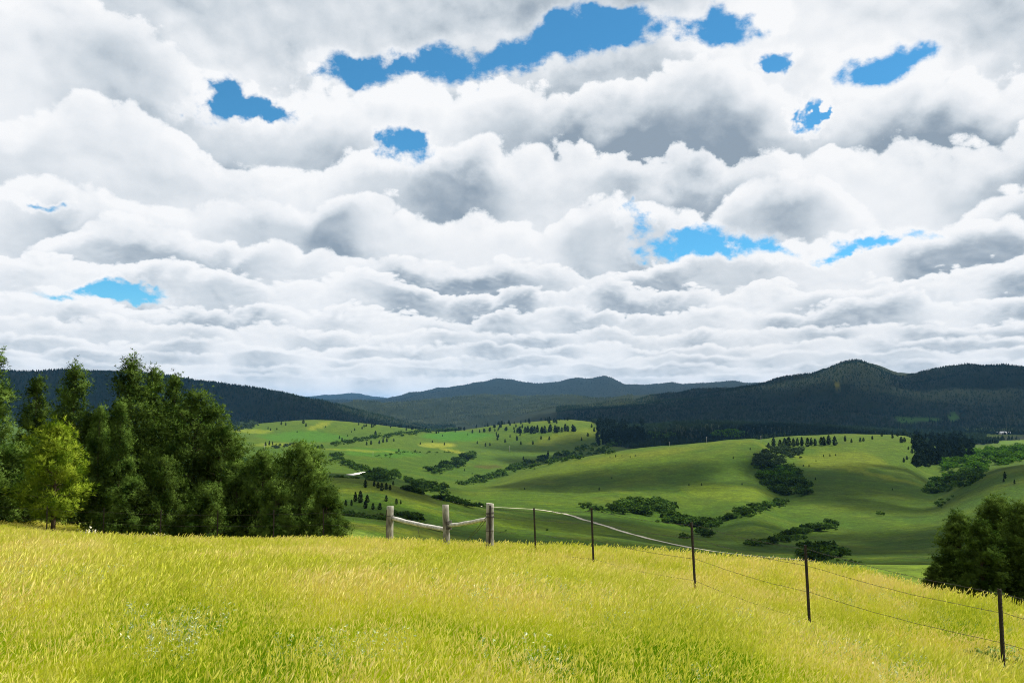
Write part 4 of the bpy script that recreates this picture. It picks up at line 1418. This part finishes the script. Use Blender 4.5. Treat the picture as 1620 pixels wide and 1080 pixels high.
def scatter(name, label, protos, pts, smin, smax, seed, cat="grass"):
    me = bpy.data.meshes.new(name)
    me.vertices.add(len(pts)); me.vertices.foreach_set("co", np.ascontiguousarray(pts, np.float32).ravel()); me.update()
    o = link(name, me)
    ng = bpy.data.node_groups.new(name + "_scatter", 'GeometryNodeTree')
    ng.interface.new_socket("Geometry", in_out='INPUT', socket_type='NodeSocketGeometry')
    ng.interface.new_socket("Geometry", in_out='OUTPUT', socket_type='NodeSocketGeometry')
    N = ng.nodes; L = ng.links
    gi, go = N.new('NodeGroupInput'), N.new('NodeGroupOutput')
    gg = N.new('GeometryNodeGeometryToInstance')
    for k, pm in enumerate(protos):
        po = bpy.data.objects.new("blade_source", pm)
        oi = N.new('GeometryNodeObjectInfo'); oi.inputs['Object'].default_value = po
        oi.inputs['As Instance'].default_value = True
        L.new(oi.outputs['Geometry'], gg.inputs[0])
    ip = N.new('GeometryNodeInstanceOnPoints')
    ip.inputs['Pick Instance'].default_value = True
    m2p = N.new('GeometryNodeMeshToPoints')
    L.new(gi.outputs[0], m2p.inputs[0])
    L.new(m2p.outputs[0], ip.inputs['Points'])
    L.new(gg.outputs[0], ip.inputs['Instance'])

    def rv(typ, a, b_, sd):
        r = N.new('FunctionNodeRandomValue'); r.data_type = typ
        ins = [s for s in r.inputs if s.enabled and s.name in ('Min', 'Max')]
        ins[0].default_value, ins[1].default_value = a, b_
        r.inputs['Seed'].default_value = sd
        return [s for s in r.outputs if s.enabled][0]
    L.new(rv('INT', 0, len(protos) - 1, seed), ip.inputs['Instance Index'])
    L.new(rv('FLOAT_VECTOR', (-.06, -.06, -.9), (.06, .06, .9), seed + 1), ip.inputs['Rotation'])
    L.new(rv('FLOAT', smin, smax, seed + 2), ip.inputs['Scale'])
    L.new(ip.outputs[0], go.inputs[0])
    # the pick list: one instance per tuft kind
    N.remove(gg)
    j = N.new('GeometryNodeJoinGeometry')
    for n_ in [n_ for n_ in N if n_.bl_idname == 'GeometryNodeObjectInfo']:
        L.new(n_.outputs['Geometry'], j.inputs[0])
    L.new(j.outputs[0], ip.inputs['Instance'])
    md = o.modifiers.new("scatter", 'NODES'); md.node_group = ng
    tag(o, label, cat, kind="stuff")
    return o


def field_points(r0, r1, dens, seed, cond=None, az=(-39, 39)):
    g = np.random.default_rng(seed)
    area = math.radians(az[1] - az[0]) * .5 * (r1 * r1 - r0 * r0)
    n = int(area * dens)
    r = np.sqrt(g.uniform(r0 * r0, r1 * r1, n)); a = np.radians(g.uniform(az[0], az[1], n))
    x, y = np.sin(a) * r, np.cos(a) * r
    z = ground_z(x, y)
    j = np.clip(np.searchsorted(RR, r), 0, len(RR) - 1)
    i = np.clip(((np.degrees(a) + TH_EDGE) / .155).astype(int), 0, NF - 1)
    ok = (z + .45) / r >= RUN[i, np.maximum(j - 2, 0)] - .004
    px, py = project(x, y, z)
    if cond is not None:
        ok &= cond(px, py, x, y)
    return np.stack([x, y, z], 1)[ok]


near_t = [tuft(200 + i, 38, .19, .11, 7, .31, .0038, seedw=.008, seedl=.05, mat=M_BLADE_GREEN) for i in range(5)]
mid_t = [tuft(230 + i, 40, .22, .15, 13, .34, .0052, seedw=.011, seedl=.07) for i in range(5)]
far_t = [tuft(260 + i, 36, .25, .22, 20, .39, .0085, seedw=.016, seedl=.09) for i in range(5)]
scatter("grass", "short yellow green grass at the foot of the photo", near_t, field_points(3.2, 10, 140, 1), .55, 1.45, 1)
scatter("grass", "yellow green grass with pale seed heads in the middle of the hilltop", mid_t, field_points(10, 21, 95, 2), .55, 1.45, 5)
scatter("grass", "straw coloured seeding grass along the hilltop's edge", far_t, field_points(21, 56, 44, 3, lambda px, py, x, y: ~((px < 560) & (np.hypot(x, y) > 43) & (px > 130))), .55, 1.4, 9)
scatter("sagebrush", "silvery sage sprigs scattered among the hilltop grass", [sage_tuft(s) for s in (1, 2, 3)],
        field_points(7, 32, 6, 4, lambda px, py, x, y: fbm(x / 3.0, y / 3.0, 3, 91) > .56), .7, 1.35, 13, "sagebrush")

# leafy weeds beside the nearest post, pale plants before the grove
M_WEED = mat_leaf("weed_leaves", (.08, .14, .02), (.24, .30, .07), .05, .35, .5, 9.0)
M_PALE = mat_leaf("pale_flower_stalks", (.35, .34, .22), (.66, .62, .48), 0, .2, .5, 9.0)
for (px, py, sz, lab) in ((1575, 1052, .42, "leafy green weed at the foot of the nearest steel post"), (1540, 1068, .36, "leafy green weed left of the nearest steel post's foot"), (1606, 1058, .34, "leafy green weed by the photo's lower right edge")):
    p = at(px, py, 8, 20)
    me = leaf_cloud(int(px), 260, bush_shape(rand_lobes(int(px), 7, .8, 1.0)), .10)
    o = put("weed", me, p, sz, lab, "weed", None, None, 1.3, False, .05) if me.materials else None
    if o is None:
        me.materials.append(M_WEED)
        o = put("weed", me, p, sz, lab, "weed", None, None, 1.3, False, .05)
pale = leaf_cloud(77, 120, bush_shape(rand_lobes(78, 9, .5, 1.0)), .07); pale.materials.append(M_PALE)
for k, (px, top) in enumerate(((127, 830), (142, 826), (150, 831), (190, 836), (204, 838), (243, 836), (262, 839))):
    p = on(px, 43.0)
    h = height_to(px, top, 43.0) - p.z
    put("flowering_weed", pale, p, max(.4, h), "pale flowering weed stalk at the grass edge before the grove", "weed", "pale weeds before the grove", None, .5, False, .03)

# ------------------------------------------------------------------ the air
def haze():
    me = bpy.data.meshes.new("haze")
    bm = bmesh.new()
    bmesh.ops.create_cube(bm, size=1.0)
    z0, z1 = float(ZG.min()) - 5, max(float(ZG.max()) + 40, 60)
    for v in bm.verts:
        v.co = (v.co.x * 92000, v.co.y * 92000, z0 if v.co.z < 0 else z1)
    bm.to_mesh(me); bm.free()
    m, b, out = mat_new("haze_air")
    pv = b.new('ShaderNodeVolumePrincipled')
    pv.inputs['Color'].default_value = (.20, .54, 1.0, 1)
    pv.inputs['Density'].default_value = HAZE
    pv.inputs['Anisotropy'].default_value = .1
    b.l.new(pv.outputs[0], out.inputs['Volume'])
    o = link("haze", me, m)
    tag(o, "thin blue air between the camera and the far hills", "haze", kind="stuff")


HAZE = 1.5e-5
haze()


# ------------------------------------------------------------------ clouds overhead, outside the photo, whose shade lies on the valley
def cloud_cover():
    m, b, out = mat_new("cloud_white")
    pv = b.new('ShaderNodeVolumePrincipled'); pv.inputs['Color'].default_value = (.97, .97, .98, 1)
    pv.inputs['Density'].default_value = .020
    b.l.new(pv.outputs[0], out.inputs['Volume'])
    V, Fc, n = [], [], 0
    bm = bmesh.new(); bmesh.ops.create_icosphere(bm, subdivisions=4, radius=1.0)
    sv = np.array([v.co[:] for v in bm.verts]); sf = np.array([[v.index for v in f.verts] for f in bm.faces]); bm.free()
    for k, (px, r, alt, rx, ry) in enumerate(SHADES):
        p = on(px, r)
        c = p + SUN_DIR * (alt / SUN_DIR.z)
        q = sv.copy()
        a = np.arctan2(q[:, 1], q[:, 0])
        lump = 1 + .5 * (fbm(q[:, 0] * 2.2 + k * 9, q[:, 1] * 2.2 + q[:, 2] * 1.7, 4, 300 + k) - .5) * 2
        q = q * lump[:, None]
        q[:, 2] = np.where(q[:, 2] < 0, q[:, 2] * .15, q[:, 2])
        rho = np.clip(np.hypot(sv[:, 0], sv[:, 1]), 0, 1)
        q[:, 2] *= np.sqrt(1 - rho ** 2) + .02
        q = q * np.array([rx, ry, min(max(rx, ry) * .5, 200)]) + np.array(c)
        V.append(q); Fc.append(sf + n); n += len(q)
    o = link("cloud_cover", mesh_np("cloud_cover", np.concatenate(V), np.concatenate(Fc), True), m)
    tag(o, "white cumulus clouds overhead above the photo, shading the valley", "cloud", kind="stuff")


SHADES = [(120, 4700, 3400, 1500, 800), (430, 4300, 3200, 800, 600), (1150, 2700, 3000, 700, 450), (1100, 4600, 3600, 900, 700), (1330, 4500, 4200, 1000, 700), (1600, 4800, 4200, 1100, 1300), (1180, 5900, 4200, 700, 500),
          (1330, 640, 2600, 260, 150), (1520, 1250, 2600, 330, 260), (780, 640, 2600, 260, 120), (1560, 430, 2600, 180, 120), (560, 1000, 2600, 180, 160), (700, 300, 2600, 160, 70),
          (1000, 380, 2600, 200, 90), (1330, 1250, 2600, 150, 200), (960, 1150, 2600, 200, 140), (1000, 2150, 2800, 300, 250)]
cloud_cover()
